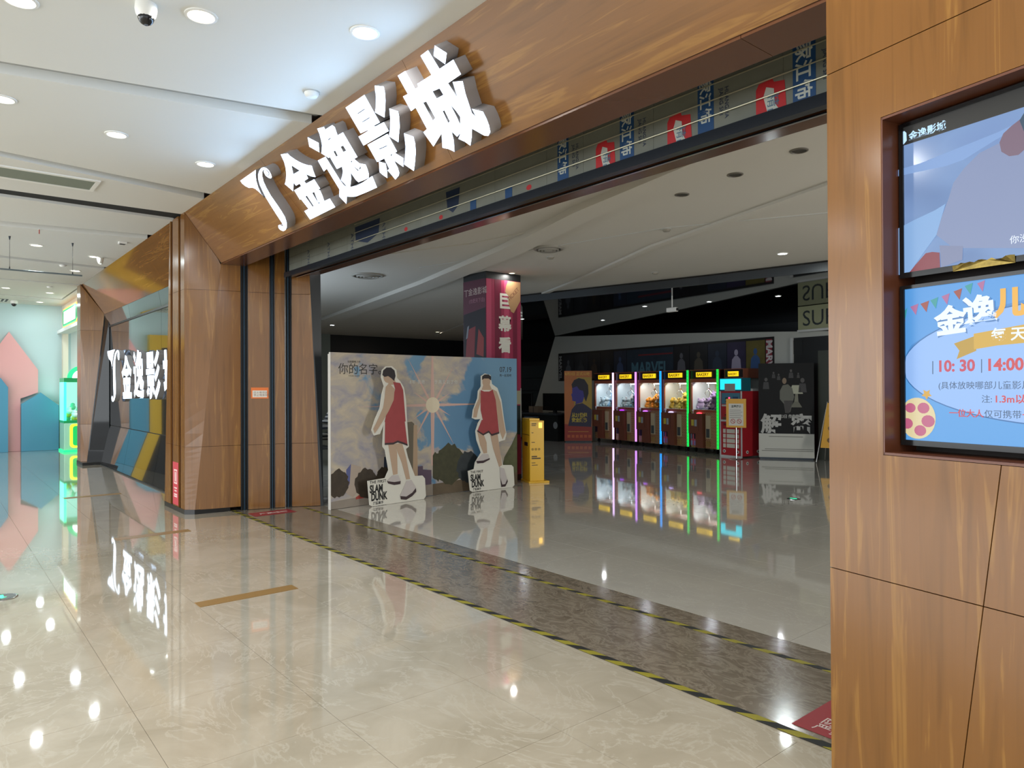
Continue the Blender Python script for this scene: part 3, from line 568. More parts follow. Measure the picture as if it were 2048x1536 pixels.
# ============================================================ RIGHT WALL WITH SCREENS
FR = Frame((-1.241, 2.5, 0), (.97843, -.2066, 0), (0, 0, 1))
rw = thing('wood_pillar', 'large orange brown wood pillar at the right edge holding two screens', 'pillar', (-.6, 2.6, 0))
RX0, RX1, RZ0, RZ1 = .212, 1.21, 1.273, 2.40
sx = lambda z: .418+.125*z
PN = [[(0, 0), (sx(0), 0), (sx(.852), .852), (0, .852)], [(sx(0), 0), (1.6, 0), (1.6, .852), (sx(.852), .852)],
      [(0, .852), (sx(.852), .852), (sx(RZ0), RZ0), (RX0, RZ0), (RX0, RZ1), (sx(RZ1), RZ1), (sx(2.625), 2.625), (0, 2.625)],
      [(sx(.852), .852), (1.6, .852), (1.6, 2.625), (sx(2.625), 2.625), (sx(RZ1), RZ1), (RX1, RZ1), (RX1, RZ0), (sx(RZ0), RZ0)],
      [(0, 2.625), (sx(2.625), 2.625), (sx(CZ), CZ), (0, CZ)], [(sx(2.625), 2.625), (1.6, 2.625), (1.6, CZ), (sx(CZ), CZ)]]
for q in PN: panel('wood_panel', FR, q, WZ, rw, .02, .0016)
def fbox(F, u0, u1, v0, v1, d0, d1): return MB().prism([F.w(u0, v0, d0), F.w(u1, v0, d0), F.w(u1, v1, d0), F.w(u0, v1, d0)], F.n*(d1-d0))
fbox(FR, .004, 1.6, 0, RZ0-.001, -.34, -.0205).build('pillar_core', M_gap, rw); fbox(FR, .004, 1.6, RZ1+.001, CZ, -.34, -.0205).build('pillar_core', M_gap, rw)
fbox(FR, .004, RX0-.001, RZ0-.001, RZ1+.001, -.34, -.0205).build('pillar_core', M_gap, rw); fbox(FR, RX1+.001, 1.6, RZ0-.001, RZ1+.001, -.34, -.0205).build('pillar_core', M_gap, rw)
fbox(FR, RX0-.001, RX1+.001, RZ0-.001, RZ1+.001, -.34, -.17).build('pillar_core', M_gap, rw)
MRV = mk('recess_wood', '5e3522', .3)
fbox(FR, RX0-.004, RX0+.004, RZ0, RZ1, -.17, -.001).build('recess_lining', MRV, rw); fbox(FR, RX0, RX1, RZ1-.008, RZ1+.0, -.17, -.001).build('recess_lining', MRV, rw)
fbox(FR, RX0, RX1, RZ0, RZ0+.008, -.17, -.001).build('recess_lining', MRV, rw); fbox(FR, RX1-.006, RX1, RZ0, RZ1, -.17, -.001).build('recess_lining', MRV, rw)
FD = off(FR, -.08); MBZ = mk('screen_bezel', '0c0c0d', .12)
def screen(z0, z1, lab):
    t = thing('display_screen', lab, 'screen', FD.w(.68, z0, -.05), 0, 'screens set in the wood pillar')
    fbox(FD, .222, 1.195, z0-.012, z1+.012, -.06, -.006).build('housing', MBZ, t)
    U0, U1 = .236, 1.18
    for a in ((.222, 1.195, z1, z1+.012), (.222, 1.195, z0-.018, z0), (.222, U0, z0, z1), (U1, 1.195, z0, z1)): fbox(FD, a[0], a[1], a[2], a[3], -.006, .003).build('bezel', MBZ, t)
    return t, U0, U1
FDI = off(FD, 0)
def grad_emit(name, c0, c1, c2, s, sc):
    m = bpy.data.materials.new(name); m.use_nodes = True; nt = m.node_tree; b = nt.nodes['Principled BSDF']; n = noise(nt, sc, 2, 'world', (1, 1, 2.2), .3)
    r = ramp(nt, [(.3, srgb(c0)), (.5, srgb(c1)), (.7, srgb(c2))], n.outputs['Fac']); nt.links.new(r.outputs[0], b.inputs['Emission Color']); b.inputs['Emission Strength'].default_value = s
    b.inputs['Base Color'].default_value = (.01, .01, .01, 1); b.inputs['Roughness'].default_value = .12; return m
t, U0, U1 = screen(1.882, 2.372, 'upper screen in the wood pillar playing a pale blue video')
sheet('picture', FD, [(U0, 1.882), (U1, 1.882), (U1, 2.372), (U0, 2.372)], grad_emit('video_sky', '6a86b4', '7c9ac8', '7590c2', .85, 2.2), t, -.004, False)
sheet('black_band', FD, [(U0, 2.312), (U1, 2.312), (U1, 2.372), (U0, 2.372)], em('20201f', 1.0), t, -.0028, False)
c9 = ((1760, 160), 3.84)
def spx(c, pts, F=FD): return [F.uv(c[0][0]+x/c[1], c[0][1]+y/c[1]) for x, y in pts]
sheet('person_body', FD, spx(c9, [(430, 1190), (470, 1050), (520, 920), (560, 790), (640, 680), (760, 560), (900, 490), (1000, 470), (1106, 440), (1500, 350), (1500, 1250), (1106, 1290), (640, 1290), (560, 1290)]), em('8593b8', .8), t, -.0028, False)
sheet('person_sleeve', FD, spx(c9, [(455, 1270), (635, 1275), (630, 1380), (470, 1440)]), em('7d86a6', .85), t, -.002, False)
sheet('person_cheek', FD, spx(c9, [(915, 480), (945, 410), (1010, 350), (1075, 300), (1106, 290), (1500, 200), (1500, 500), (1110, 530), (1060, 575), (990, 585), (930, 550)]), em('7a6478', .8), t, -.002, False)
sheet('person_hair', FD, spx(c9, [(1070, 310), (1106, 250), (1500, 120), (1500, 360), (1106, 400)]), em('33506a', .7), t, -.0014, False)
sheet('red_cloth', FD, spx(c9, [(215, 1490), (270, 1420), (350, 1330), (400, 1320), (455, 1325), (460, 1440), (300, 1470)]), em('8c3c48', .75), t, -.0014, False)
sheet('blue_slope', FD, spx(c9, [(100, 1160), (250, 1080), (420, 1000), (500, 950), (430, 1190), (350, 1300), (215, 1490), (105, 1500)]), em('86aede', .8), t, -.0022, False)
sheet('pale_beam', FD, spx(c9, [(100, 700), (300, 640), (600, 520), (900, 400), (1106, 300), (1106, 340), (880, 460), (640, 610), (500, 660), (100, 745)]), em('82a4d8', .8), t, -.0036, False)
lm = em('b8dcff', 1.0)
u, v = FD.uv(1815, 276); text('金逸影城', .031, FD.mat(u+.003, v-.008, -.0014), lm, t, bold=.02)
q = spx(c9, [(168, 400), (185, 392), (200, 405), (203, 465), (178, 495), (148, 488), (146, 462), (168, 470)]); sheet('emblem', FD, q, lm, t, -.0014, False)
u, v = FD.uv(2019, 487); text('你没有说', .026, FD.mat(u, v, -.0008), em('dfe8f5', .9), t)
foil = mk('crumpled_foil', '6b5a2a', .15, .8, var=.8, vs=60)
def foil_strip(pts):
    b = MB()
    for (x0, x1, zz) in pts:
        random.seed(int(x0*1000)); n = 14
        top = [(x0+(x1-x0)*i/n, zz+random.uniform(.004, .016)) for i in range(n+1)]
        b.prism([FD.w(x0, zz-.010, .0032)]+[FD.w(x1, zz-.010, .0032)]+[FD.w(u, v, .0032+random.uniform(0, .004)) for u, v in reversed(top)], FD.n*.001)
    return b
foil_strip([(.40, .58, 1.872), (.62, .75, 1.874)]).build('foil_wrap', foil, t)
t, U0, U1 = screen(1.322, 1.826, 'lower screen in the wood pillar showing a light blue childrens timetable')
sheet('picture', FD, [(U0, 1.322), (U1, 1.322), (U1, 1.826), (U0, 1.826)], em('549fe6', .74), t, -.004, False)
c8 = ((1770, 540), 3.8417); S8 = lambda pts: spx(c8, pts)
clipu = lambda pts: [(max(U0+.001, min(U1-.001, u)), max(1.323, min(1.825, v))) for u, v in pts]
cx_, cy_ = FD.uv(1770+1330/3.8417, 540+870/3.8417); lx_, _ = FD.uv(1770+140/3.8417, 768)
EW, EH = .66, .205
_, vt = FD.uv(1770+900/3.8417, 540+510/3.8417)
ex = lx_+.40; ey = 1.565
def hell(k, d, mat, nm): sheet(nm, FD, clipu(ell(ex+.09, ey, .49+k, .178+k, 64)), mat, t, d, False)
sheet('blue_hill', FD, clipu(ell(ex+.12, 1.45, .62, .31, 48)), em('4590d8', .7), t, -.0034, False)
sheet('blue_hill', FD, clipu(ell(ex+.12, 1.43, .62, .30, 48)), em('58a4e8', .74), t, -.0031, False)
hell(.004, -.0028, em('2a6aa8', .8), 'oval_rim'); hell(0, -.0022, em('8fb6ee', .84), 'oval_field')
# bunting
prevc = ['a04a3c', '2f9ea0', 'b06a9c']
fl_ = [(80, 330, 100), (140, 310, 55), (222, 278, 62), (302, 255, 66), (375, 228, 60), (462, 198, 62), (556, 160, 66), (640, 118, 62), (735, 98, 60)]
for i, (x, y, w) in enumerate(fl_):
    q = clipu(S8([(x-w/2, y+5), (x+w/2, y-20), (x+w*.2, y+68)])); sheet('bunting_flag', FD, q, em(prevc[i % 3], .75), t, -.0026, False)
WH = em('d9e8fb', .95)
u, v = FD.uv(1770+400/3.8417, 540+500/3.8417); text('金', .095, FD.mat(u-.0, v+.000, -.0016, .08), em('4a7cb8', .8), t, bold=.05); text('金', .095, FD.mat(u-.003, v+.005, -.0009, .08), WH, t, bold=.04)
u, v = FD.uv(1770+610/3.8417, 540+430/3.8417); text('逸', .098, FD.mat(u-.0, v-.0, -.0016, .05), em('4a7cb8', .8), t, bold=.05); text('逸', .098, FD.mat(u-.003, v+.005, -.0009, .05), WH, t, bold=.035)
u, v = FD.uv(1770+835/3.8417, 540+330/3.8417); text('儿童影厅', .088, FD.mat(u, v-.004, -.0009), em('e0a838', .9), t, bold=.05)
sheet('ribbon_tail', FD, clipu(S8([(528, 565), (680, 510), (700, 620), (548, 685), (570, 620)])), em('b89320', .8), t, -.0018, False)
sheet('ribbon', FD, clipu(S8([(680, 490), (1068, 418), (1300, 400), (1300, 560), (1068, 560), (860, 580), (682, 610)])), em('cfa52c', .8), t, -.0013, False)
u, v = FD.uv(1770+815/3.8417, 540+545/3.8417); text('每 天 场', .042, FD.mat(u, v+.002, -.0006), WH, t, bold=.02)
u, v = FD.uv(1770+395/3.8417, 540+785/3.8417); text('10: 30', .050, FD.mat(u, v+.002, -.0016), em('b8324c', .9), t, bold=.03, sx=.95)
u, v = FD.uv(1770+770/3.8417, 540+775/3.8417); text('14:00', .050, FD.mat(u, v+.001, -.0016), em('c0343c', .9), t, bold=.03, sx=.95)
for x, ya, yb in ((365, 700, 800), (740, 685, 790)): sheet('divider', FD, S8([(x-3, yb), (x+3, yb), (x+3, ya), (x-3, ya)]), em('34567a', .7), t, -.0016, False)
u, v = FD.uv(1770+430/3.8417, 540+925/3.8417); text('(具体放映哪部儿童影片', .0262, FD.mat(u-.01, v+.006, -.0016), em('34567a', .7), t)
u, v = FD.uv(1770+738/3.8417, 540+1025/3.8417); text('注:', .026, FD.mat(u, v+.004, -.0016), em('34567a', .7), t); text('1.3m以下', .029, FD.mat(u+.036, v+.004, -.0016), em('c0343c', .9), t, bold=.02)
u, v = FD.uv(1770+490/3.8417, 540+1130/3.8417); text('一位大人', .0262, FD.mat(u, v+.004, -.0016), em('c0343c', .9), t, bold=.015); text('仅可携带', .0262, FD.mat(u+.1055, v+.004, -.0016), em('34567a', .7), t); text('一名', .0262, FD.mat(u+.211, v+.004, -.0016), em('c0343c', .9), t, bold=.015)
u, v = FD.uv(1770+318/3.8417, 540+955/3.8417); sheet('star', FD, [(u+(.018 if i % 2 else .009)*math.sin(PI*i/5*1), v+(.018 if i % 2 else .009)*math.cos(PI*i/5)) for i in range(10)], em('c89a2c', .9), t, -.0015, False)
u, v = FD.uv(1770+150/3.8417, 540+1210/3.8417)
sheet('beach_ball', FD, clipu(ell(U0+.04, 1.395, .062, .068, 30)), em('d8c89a', .85), t, -.0015, False)
for a in ((-.2, .022), (.95, .02), (2.2, .018), (3.6, .02), (5.0, .02)): sheet('ball_patch', FD, clipu(ell(U0+.04+.038*math.cos(a[0]), 1.395+.042*math.sin(a[0]), a[1], a[1]*.9, 14)), em('b8587a', .85), t, -.0009, False)
foil_strip([(.60, .72, 1.312)]).build('foil_wrap', foil, t)

# ============================================================ CEILING LAMPS AND FITTINGS
def downlight(x, y, z, r, lens, power, lab, grp, col=(1, .97, .92), name='ceiling_downlight', lit=True):
    t = thing(name, lab, 'ceiling light', (x, y, z), 0, grp)
    MB().lathe([(r*1.28, 0), (r*1.26, -.006), (r*1.05, -.009), (r, -.003), (r, .0)], (0, 0, 0), 28).build('trim_ring', M_white if lit else mk('ring_dark', '645f56', .5), t, False)
    MB().lathe([(0, -.0015), (r*.99, -.0015)], (0, 0, 0), 28).build('lens', lens, t, False)
    if lit and power:
        l = bpy.data.lights.new('lamp', 'AREA'); l.shape = 'DISK'; l.size = r*1.7; l.energy = power; l.color = col
        o = bpy.data.objects.new('lamp', l); o.location = (0, 0, -.014); link(o, t)
    return t
GL1 = 'round downlights in the corridor ceiling'
rows = [(-4.699, .38, 'at the top left corner of the photo'), (-4.245, 1.198, 'with a yellow rim, to the right of the domed camera'), (-3.825, 2.017, 'nearest the sign letters'), (-6.375, .409, 'cut by the left edge of the photo, second panel'), (-6.669, 1.205, 'in the middle of the second ceiling panel'), (-7.019, 2.018, 'of the second ceiling panel, close to the fascia'),
        (-12.501, 1.21, 'above the hanging rail'), (-13.014, 2.037, 'with a small cup hanging under it'), (-15.299, 1.221, 'below the hanging rail in the photo'), (-14.751, 2.011, 'at the end of the hanging rail in the photo'), (-18.076, 1.219, 'far down the corridor on the left'), (-18.426, 2.031, 'far down the corridor near the second column'), (-20.5, 2.053, 'closest to the far pale blue wall')]
for x, y, l in rows:
    ye = abs(x+4.245) < .01
    downlight(x, y, CZ, .07, M_lensy if ye else M_lens, LAMP, 'lit round downlight '+l, GL1, (1, .93, .8) if ye else (1, .98, .94) if x > -12 else (.82, .96, 1))
for x in (-1.4, 1.2):
    for y in (.4, 1.2, 2.02): downlight(x, y, CZ, .07, M_lens, LAMP, 'lit round downlight of the corridor behind the camera', GL1)
for x in (1.2, -1.6, -4.5, -7.3, -10.2, -13, -15.8, -18.6):
    for y in (-1.0, -2.8): downlight(x, y, CZ, .07, M_lens, LAMP*1.6, 'lit round downlight of the corridor beyond the left edge of the photo', GL1)
GL2 = 'small downlights in the hall ceiling'
for x, y, l in ((-2.825, 5.245, 'unlit recessed downlight nearest the right pillar'), (-3.495, 5.4, 'middle one of three unlit downlights in a row'), (-4.177, 5.56, 'leftmost of three unlit downlights in a row')):
    downlight(x, y, HC, .055, M_dimlens, 0, l, GL2, lit=False)
downlight(-5.157, 9.109, HC, .06, M_lensc, 16, 'bright cool spot in the hall ceiling before the black ceiling edge', GL2, (.9, 1, 1))
downlight(-8.736, 7.204, HC, .045, M_lensy, 3, 'small lit spot just behind the square pillar top', GL2)
downlight(-19.346, 12.788, HC, .07, M_lensy, 8, 'small warm spot far back left of the square pillar', GL2, (1, .8, .6))
downlight(-19.026, 8.948, HC, .07, M_lensc, 8, 'small spot far back beside the left jamb', GL2)
for x, y, l in ((-5.202, 6.628, 'small flat detector ring on the hall ceiling in front of the round vent'), (-7.335, 6.754, 'small detector ring right beside the round vent'), (-7.287, 8.986, 'small dark speaker ring before the black ceiling edge')):
    t = thing('smoke_detector', l, 'detector', (x, y, HC)); MB().lathe([(.05, 0), (.05, -.012), (.035, -.03), (0, -.032)]).build('housing', mk('ring_grey', '8c877c', .5), t, False, True); MB().lathe([(.06, -.001), (.06, -.006), (.05, -.006)]).build('base_ring', M_wgrey, t, False)
def diffuser(x, y, r, lab):
    t = thing('round_air_vent', lab, 'vent', (x, y, HC), 0, 'round air vents in the hall ceiling')
    MB().lathe([(r, 0), (r*1.0, -.02), (r*.86, -.03), (r*.84, -.01)], seg=32).build('outer_ring', mk('vent_grey', '8f8c84', .5), t, False, True)
    for k, q in enumerate((.7, .5, .3)): MB().lathe([(r*q, -.012), (r*(q-.03), -.045), (r*(q-.11), -.035), (r*(q-.1), -.01)], seg=28).build('ring', mk('vent_grey', '8f8c84', .5), t, False, True)
    MB().lathe([(0, -.004), (r*.84, -.004)], seg=28).build('dark_throat', M_black, t, False)
diffuser(-6.88, 6.30, .20, 'round ringed air vent in the hall ceiling right of the square pillar'); diffuser(-10.33, 5.48, .26, 'round ringed air vent in the dim hall ceiling above the film backdrop')
for k, (x, y, z) in enumerate(((-9.6, 11.5, 3.2), (-8.3, 11.9, 3.2), (-7.0, 12.2, 3.2), (-5.9, 12.6, 3.2), (-13.2, 11.2, 3.2), (-13.8, 11.6, 3.2), (-14.4, 12.0, 3.2), (-12.2, 13.0, 3.2))):
    downlight(x, y, z-.001, .045, M_lensc, 2.2, 'small lit spot in the glossy black hall ceiling', 'spots in the black ceiling', (.9, .95, 1))
# corridor fittings
t = thing('domed_camera', 'white and black domed security camera at the top edge of the ceiling', 'camera', (-4.31, .925, CZ))
MB().lathe([(.055, 0), (.058, -.03), (.052, -.06), (.035, -.085)], seg=20).build('housing', M_white, t, False, True)
MB().ball((0, 0, -.075), .043, .043, .043, 14, 9).build('dark_ball', mk('camera_black', '101214', .15), t, False, True)
MB().lathe([(0, -.1175), (.010, -.117), (.012, -.11)], (-.0, 0, -.001)).build('lens', mk('camera_lens', '5a6470', .1), t, False)
t = thing('domed_camera', 'small domed security camera far down the corridor ceiling beside the black grille', 'camera', (-20.589, 1.544, CZ))
MB().lathe([(.07, 0), (.075, -.04), (.06, -.07)], seg=16).build('housing', M_white, t, False, True); MB().ball((0, 0, -.08), .055).build('dark_ball', mk('camera_black', '101214', .15), t, False, True)
for x, y, l in ((-4.845, 2.125, 'white round smoke detector on the ceiling close to the fascia'), (-14.2, 1.75, 'flat round detector on the ceiling beyond the hanging rail'), (-17.3, 1.9, 'small round detector on the far ceiling')):
    t = thing('smoke_detector', l, 'detector', (x, y, CZ)); MB().lathe([(.052, 0), (.052, -.014), (.04, -.034), (0, -.036)], seg=20).build('housing', M_white, t, False, True); MB().lathe([(.06, 0), (.06, -.006), (.05, -.006)]).build('base_ring', M_wgrey, t, False)
t = thing('ceiling_sensor', 'small square black and white sensor box on the ceiling over the dark glass', 'sensor', (-11.48, 2.15, CZ)); MB().box(-.05, .05, -.05, .05, -.03, 0).build('box', M_white, t, False); MB().box(-.035, .035, -.035, .035, -.034, -.03).build('grille', M_black, t, False)
t = thing('ceiling_cup', 'small translucent cup hanging below a lit downlight', 'cup', (-13.02, 2.12, CZ-.006)); MB().lathe([(.045, 0), (.05, -.01), (.035, -.09), (.02, -.10)], seg=16).build('cup', mk('cup_white', 'd8d6cc', .3), t, False, True); MB().lathe([(.052, 0), (.052, -.008), (.045, -.008)]).build('rim', M_wgrey, t, False)
t = thing('air_grille', 'long white slatted air grille in the corridor ceiling at the left', 'grille', (-8.46, .6, CZ))
g0, g1, g2, g3 = (-8.262, 1.348), (-8.705, 1.332), (-8.262, -.4), (-8.705, -.4)
MB().box(-8.72, -8.25, 1.31, 1.35, CZ-.012, CZ).box(-8.72, -8.25, -.42, -.38, CZ-.012, CZ).box(-8.72, -8.67, -.38, 1.31, CZ-.012, CZ).box(-8.30, -8.25, -.38, 1.31, CZ-.012, CZ).build('frame', M_white, t)
box('dark_backing', -8.67, -8.30, -.38, 1.31, CZ-.002, CZ-.0005, mk('backing_dark', '161a16', .8), t)
sm = None
for k in range(14):
    x = -8.66+.0262*k
    MB().prism([(x, -.38, CZ-.009), (x+.012, -.38, CZ-.003), (x+.0145, -.38, CZ-.0045), (x+.0025, -.38, CZ-.0105)], (0, 1.69, 0)).build('slat', mk('slat_grey', '7f877b', .5), t)
b = MB()
for k in range(56): y = -.37+.03*k; b.box(-8.67, -8.30, y, y+.004, CZ-.006, CZ-.0025)
b.build('cross_bars', mk('slat_grey', '7f877b', .5), t, stuff=True)
t = thing('air_grille', 'small black slatted grille in the far corridor ceiling', 'grille', (-20.6, 1.2, CZ)); box('dark_backing', -20.9, -20.3, .6, 1.42, CZ-.004, CZ, M_black, t)
for k in range(10): box('slat', -20.88, -20.32, .62+.08*k, .65+.08*k, CZ-.012, CZ-.003, M_white, t)
t = thing('ceiling_hatch', 'square access hatch outline in the far corridor ceiling', 'hatch', (-19.0, 1.5, CZ)); 
for a in ((-19.9, -19.88, 1.5, 2.0), (-20.3, -20.28, 1.5, 2.0)): box('edge', a[0], a[1], a[2], a[3], CZ-.003, CZ, M_wgrey, t)
t = thing('hanging_rail', 'thin grey banner rail hanging on two wires under the corridor ceiling', 'rail', (-11.56, 1.0, 3.35))
b0 = on_y(20, 527, .90); RZL = 3.18
MB().tube((-12.0, -.5, RZL), (-12.0, 1.72, RZL), .012, 8).build('pole', mk('rail_grey', '6e7a80', .4, .5), t)
for y in (.85, 1.60):
    MB().tube((-12.0, y, RZL+.05), (-12.0, y, CZ-.02), .0025, 6).build('wire', M_steel, t)
    MB().tube((-12.0, y, RZL+.012), (-12.0, y, RZL+.05), .009, 8, .003).build('clip', M_steel, t); MB().tube((-12.0, y, CZ-.05), (-12.0, y, CZ), .006, 8, .014).build('hook', M_steel, t)
t = thing('sprinkler', 'tiny red sprinkler tip below the third ceiling slot', 'sprinkler', (-11.25, 1.12, CZ)); MB().tube((0, 0, 0), (0, 0, -.06), .006, 8).build('stem', mk('red_tip', 'b0453a', .4), t, False); MB().lathe([(.02, 0), (.02, -.004), (0, -.004)]).build('plate', M_white, t, False)

# ============================================================ FAR BOOTH: neon sign and claw machine
t = thing('neon_sign', 'glowing lozenge neon sign with green and orange outline on the far booth wall', 'sign', (-19.7, 2.58, 3.25))
FN = Frame((-20.85, 2.585, 3.05), (1, 0, 0), (0, 0, 1))
lz = lambda k: [(k, .13), (.12+k*.5, k), (2.1-k*.5, k), (2.4-k, .13), (2.4-k, .36), (2.1-k*.5, .47-k), (.12+k*.5, .47-k), (k, .36)]
sheet('orange_outline', FN, lz(0), em('ff9c28', 2.2), t, .0, False, .02); sheet('green_ring', FN, lz(.03), em('22ff7a', 1.6), t, .021, False, .004); sheet('green_field', FN, lz(.06), em('18b060', .8), t, .026, False, .004)
sheet('white_panel', FN, [(.3, .09), (2.05, .09), (2.05, .385), (.3, .385)], em('f0fbff', 2.5), t, .031, False, .004)
for k in range(4): sheet('grey_bar', FN, [(.45+k*.38, .15), (.7+k*.38, .15), (.7+k*.38, .33), (.45+k*.38, .33)], em('b8d0e0', 1.6), t, .036, False, .002)
t = thing('claw_machine', 'green neon claw machine with round lamp on top beside the second column', 'machine', (-20.4, 3.0, 0))
gx0, gx1, gy0, gy1 = -20.85, -20.1, 2.50, 3.25
box('lower_cabinet', gx0, gx1, gy0, gy1, .04, .72, mk('mint', '9fd8c0', .4), t, bevel=.02)
box('upper_frame', gx0, gx1, gy0, gy1, 1.70, 1.80, em('18a058', .7), t); box('middle_frame', gx0, gx1, gy0, gy1, .70, .76, em('18a058', .7), t)
box('back_wall', gx0, gx0+.03, gy0, gy1, .76, 1.70, em('9ff0d8', 1.0), t)
for x, y in ((gx0, gy0), (gx1-.05, gy0), (gx1-.05, gy1-.05), (gx0, gy1-.05)): box('corner_light', x, x+.05, y, y+.05, .76, 1.70, em('38ffa8', 2.2), t)
box('side_glow', gx0+.05, gx1-.05, gy0, gy0+.01, .76, 1.70, em('7affd8', 1.5), t)
MB().prism(ell_ := [(gx1-.03, gy0+.375+.3*math.cos(a), 1.80+.3*math.sin(a)) for a in [PI*i/14 for i in range(15)]], (-.1, 0, 0)).build('round_topper', em('30d890', 1.2), t)
MB().prism([(gx1-.02, gy0+.375+.2*math.cos(a), 1.80+.2*math.sin(a)) for a in [PI*i/14 for i in range(15)]], (.02, 0, 0)).build('topper_lamp', em('e8fff4', 3), t)
FCm = Frame((gx1+.001, gy0, 0), (0, 1, 0), (0, 0, 1))
sheet('yellow_outline', FCm, rrect(.12, .10, .62, .68, .08), em('d8ff30', 2), t, .0, False, .012); sheet('green_panel', FCm, rrect(.18, .15, .56, .63, .06), em('20c860', 1.0), t, .013, False); sheet('yellow_bar', FCm, rrect(.29, .25, .45, .55, .05), em('f0ff90', 2), t, .015, False)
box('foot_tray', gx0, gx1+.06, gy0-.02, gy1, 0.0, .045, em('28ff90', 1.2), t)
for i in range(14):
    random.seed(i); c = (gx0+.15+.14*(i % 4), gy0+.15+.11*((i*3) % 5), .80+.09*(i//4))
    o = MB().ball(c, .08, .07, .065).ball((c[0], c[1], c[2]+.07), .05, .05, .045).build('plush_toy', mk(('plush_mint', 'plush_white', 'plush_yellow')[i % 3], ('8fe0c0', 'e0f4f0', 'e8d060')[i % 3], .9), None, smooth=True)
    tag(o, 'plush toy heaped inside the green neon claw machine', 'toy', 'plush toys in the green neon machine')

# ============================================================ FILM BACKDROP
A, M_, C_ = (-8.2, 3.835), (-8.38, 5.45), (-8.42, 7.03); BH = 1.96
FL = Frame((A[0], A[1], 0), (M_[0]-A[0], M_[1]-A[1], 0), (0, 0, 1)); FRt = Frame((M_[0], M_[1], 0), (C_[0]-M_[0], C_[1]-M_[1], 0), (0, 0, 1))
WL = math.dist(A, M_); WR = math.dist(M_, C_)
def sky():
    m = bpy.data.materials.new('painted_sky'); m.use_nodes = True; nt = m.node_tree; b = nt.nodes['Principled BSDF']
    n = noise(nt, 1.1, 7, 'world', (1, 1, 1.5), .5, .55); n2 = noise(nt, 3.2, 6, 'world', (1, 1, 1.6), .8, .6); n3 = noise(nt, .45, 2, 'world', (1, 1, .6))
    g = nt.nodes.new('ShaderNodeNewGeometry'); sp = nt.nodes.new('ShaderNodeSeparateXYZ'); nt.links.new(g.outputs['Position'], sp.inputs[0])
    mr = nt.nodes.new('ShaderNodeMapRange'); mr.inputs[1].default_value = 3.8; mr.inputs[2].default_value = 7.0; mr.inputs[3].default_value = .20; mr.inputs[4].default_value = -.09; nt.links.new(sp.outputs[1], mr.inputs[0])
    a = nt.nodes.new('ShaderNodeMath'); a.operation = 'ADD'; nt.links.new(n.outputs['Fac'], a.inputs[0]); nt.links.new(mr.outputs[0], a.inputs[1])
    blue_ = ramp(nt, [(.2, srgb('4c7391')), (.5, srgb('5c86a8')), (.8, srgb('7fa3b8'))], n3.outputs['Fac'])
    cl = ramp(nt, [(.25, srgb('85889a')), (.42, srgb('a29c9c')), (.55, srgb('b3a898')), (.72, srgb('c4b8a0'))], n2.outputs['Fac'])
    mk_ = ramp(nt, [(.49, (0, 0, 0, 1)), (.53, (1, 1, 1, 1))], a.outputs[0])
    mx = nt.nodes.new('ShaderNodeMix'); mx.data_type = 'RGBA'; nt.links.new(mk_.outputs[0], mx.inputs[0]); nt.links.new(blue_.outputs[0], mx.inputs[6]); nt.links.new(cl.outputs[0], mx.inputs[7])
    nt.links.new(mx.outputs[2], b.inputs['Base Color']); b.inputs['Roughness'].default_value = .45; return m
SKY = sky()
bd = thing('film_backdrop', 'wide sky printed film backdrop board standing in the hall entrance, slightly folded', 'backdrop', (-8.3, 5.4, 0))
for F, w in ((FL, WL), (FRt, WR)):
    panel('printed_panel', F, [(0, .004), (w, .004), (w, BH), (0, BH)], SKY, bd, .03, .0004)
    for u in (0, w-.03): fbox(F, u, u+.03, .0, BH-.02, -.062, -.0305).build('rear_frame', mk('edge_white', 'c8c6c0', .5), bd)
fbox(FL, -.004, 0, .0, BH, -.03, .001).build('white_edge', mk('edge_white', 'c8c6c0', .5), bd)
for F, w in ((FL, .5), (FRt, WR-.4)):
    MB().tube(F.w(w, 1.5, -.035), F.w(w, .01, -.34), .012, 6).build('prop_stay', M_steel, bd)
# light flare at the fold
cuL, cvL = FL.uv(862, 828)
fl1 = pr('c9a79c'); fl2 = pr('d9cdb4')
fcv = 1.27
def spikeL(ang, L, w, F, u0):
    dx, dy = math.cos(ang), math.sin(ang)
    pts = [(u0-dy*w, fcv+dx*w), (u0+dx*L, fcv+dy*L), (u0+dy*w, fcv-dx*w)]
    return pts
sheet('light_beam', FL, [(WL-.022, .42), (WL-.0005, .42), (WL-.0005, BH-.002), (WL-.016, BH-.002), (WL-.035, fcv)], fl1, bd, .0008, False); sheet('light_beam', FRt, [(.0005, .42), (.018, .42), (.035, fcv), (.015, BH-.002), (.0005, BH-.002)], fl1, bd, .0008, False)
for a, L in ((180, 1.25), (150, .38), (123, .78), (210, .42), (236, .62)): sheet('light_ray', FL, spikeL(math.radians(a), L, .022, FL, WL-.01), fl1, bd, .0014, False)
for a, L in ((0, 1.2), (30, .34), (57, .68), (-28, .34), (-58, .7)): sheet('light_ray', FRt, spikeL(math.radians(a), L, .022, FRt, .01), fl1, bd, .0014, False)
sheet('light_core', FL, ell(WL, fcv, .12, .11, 20, PI/2, 1.5*PI), fl2, bd, .0022, False); sheet('light_core', FRt, ell(0, fcv, .12, .11, 20, -PI/2, PI/2), fl2, bd, .0022, False)
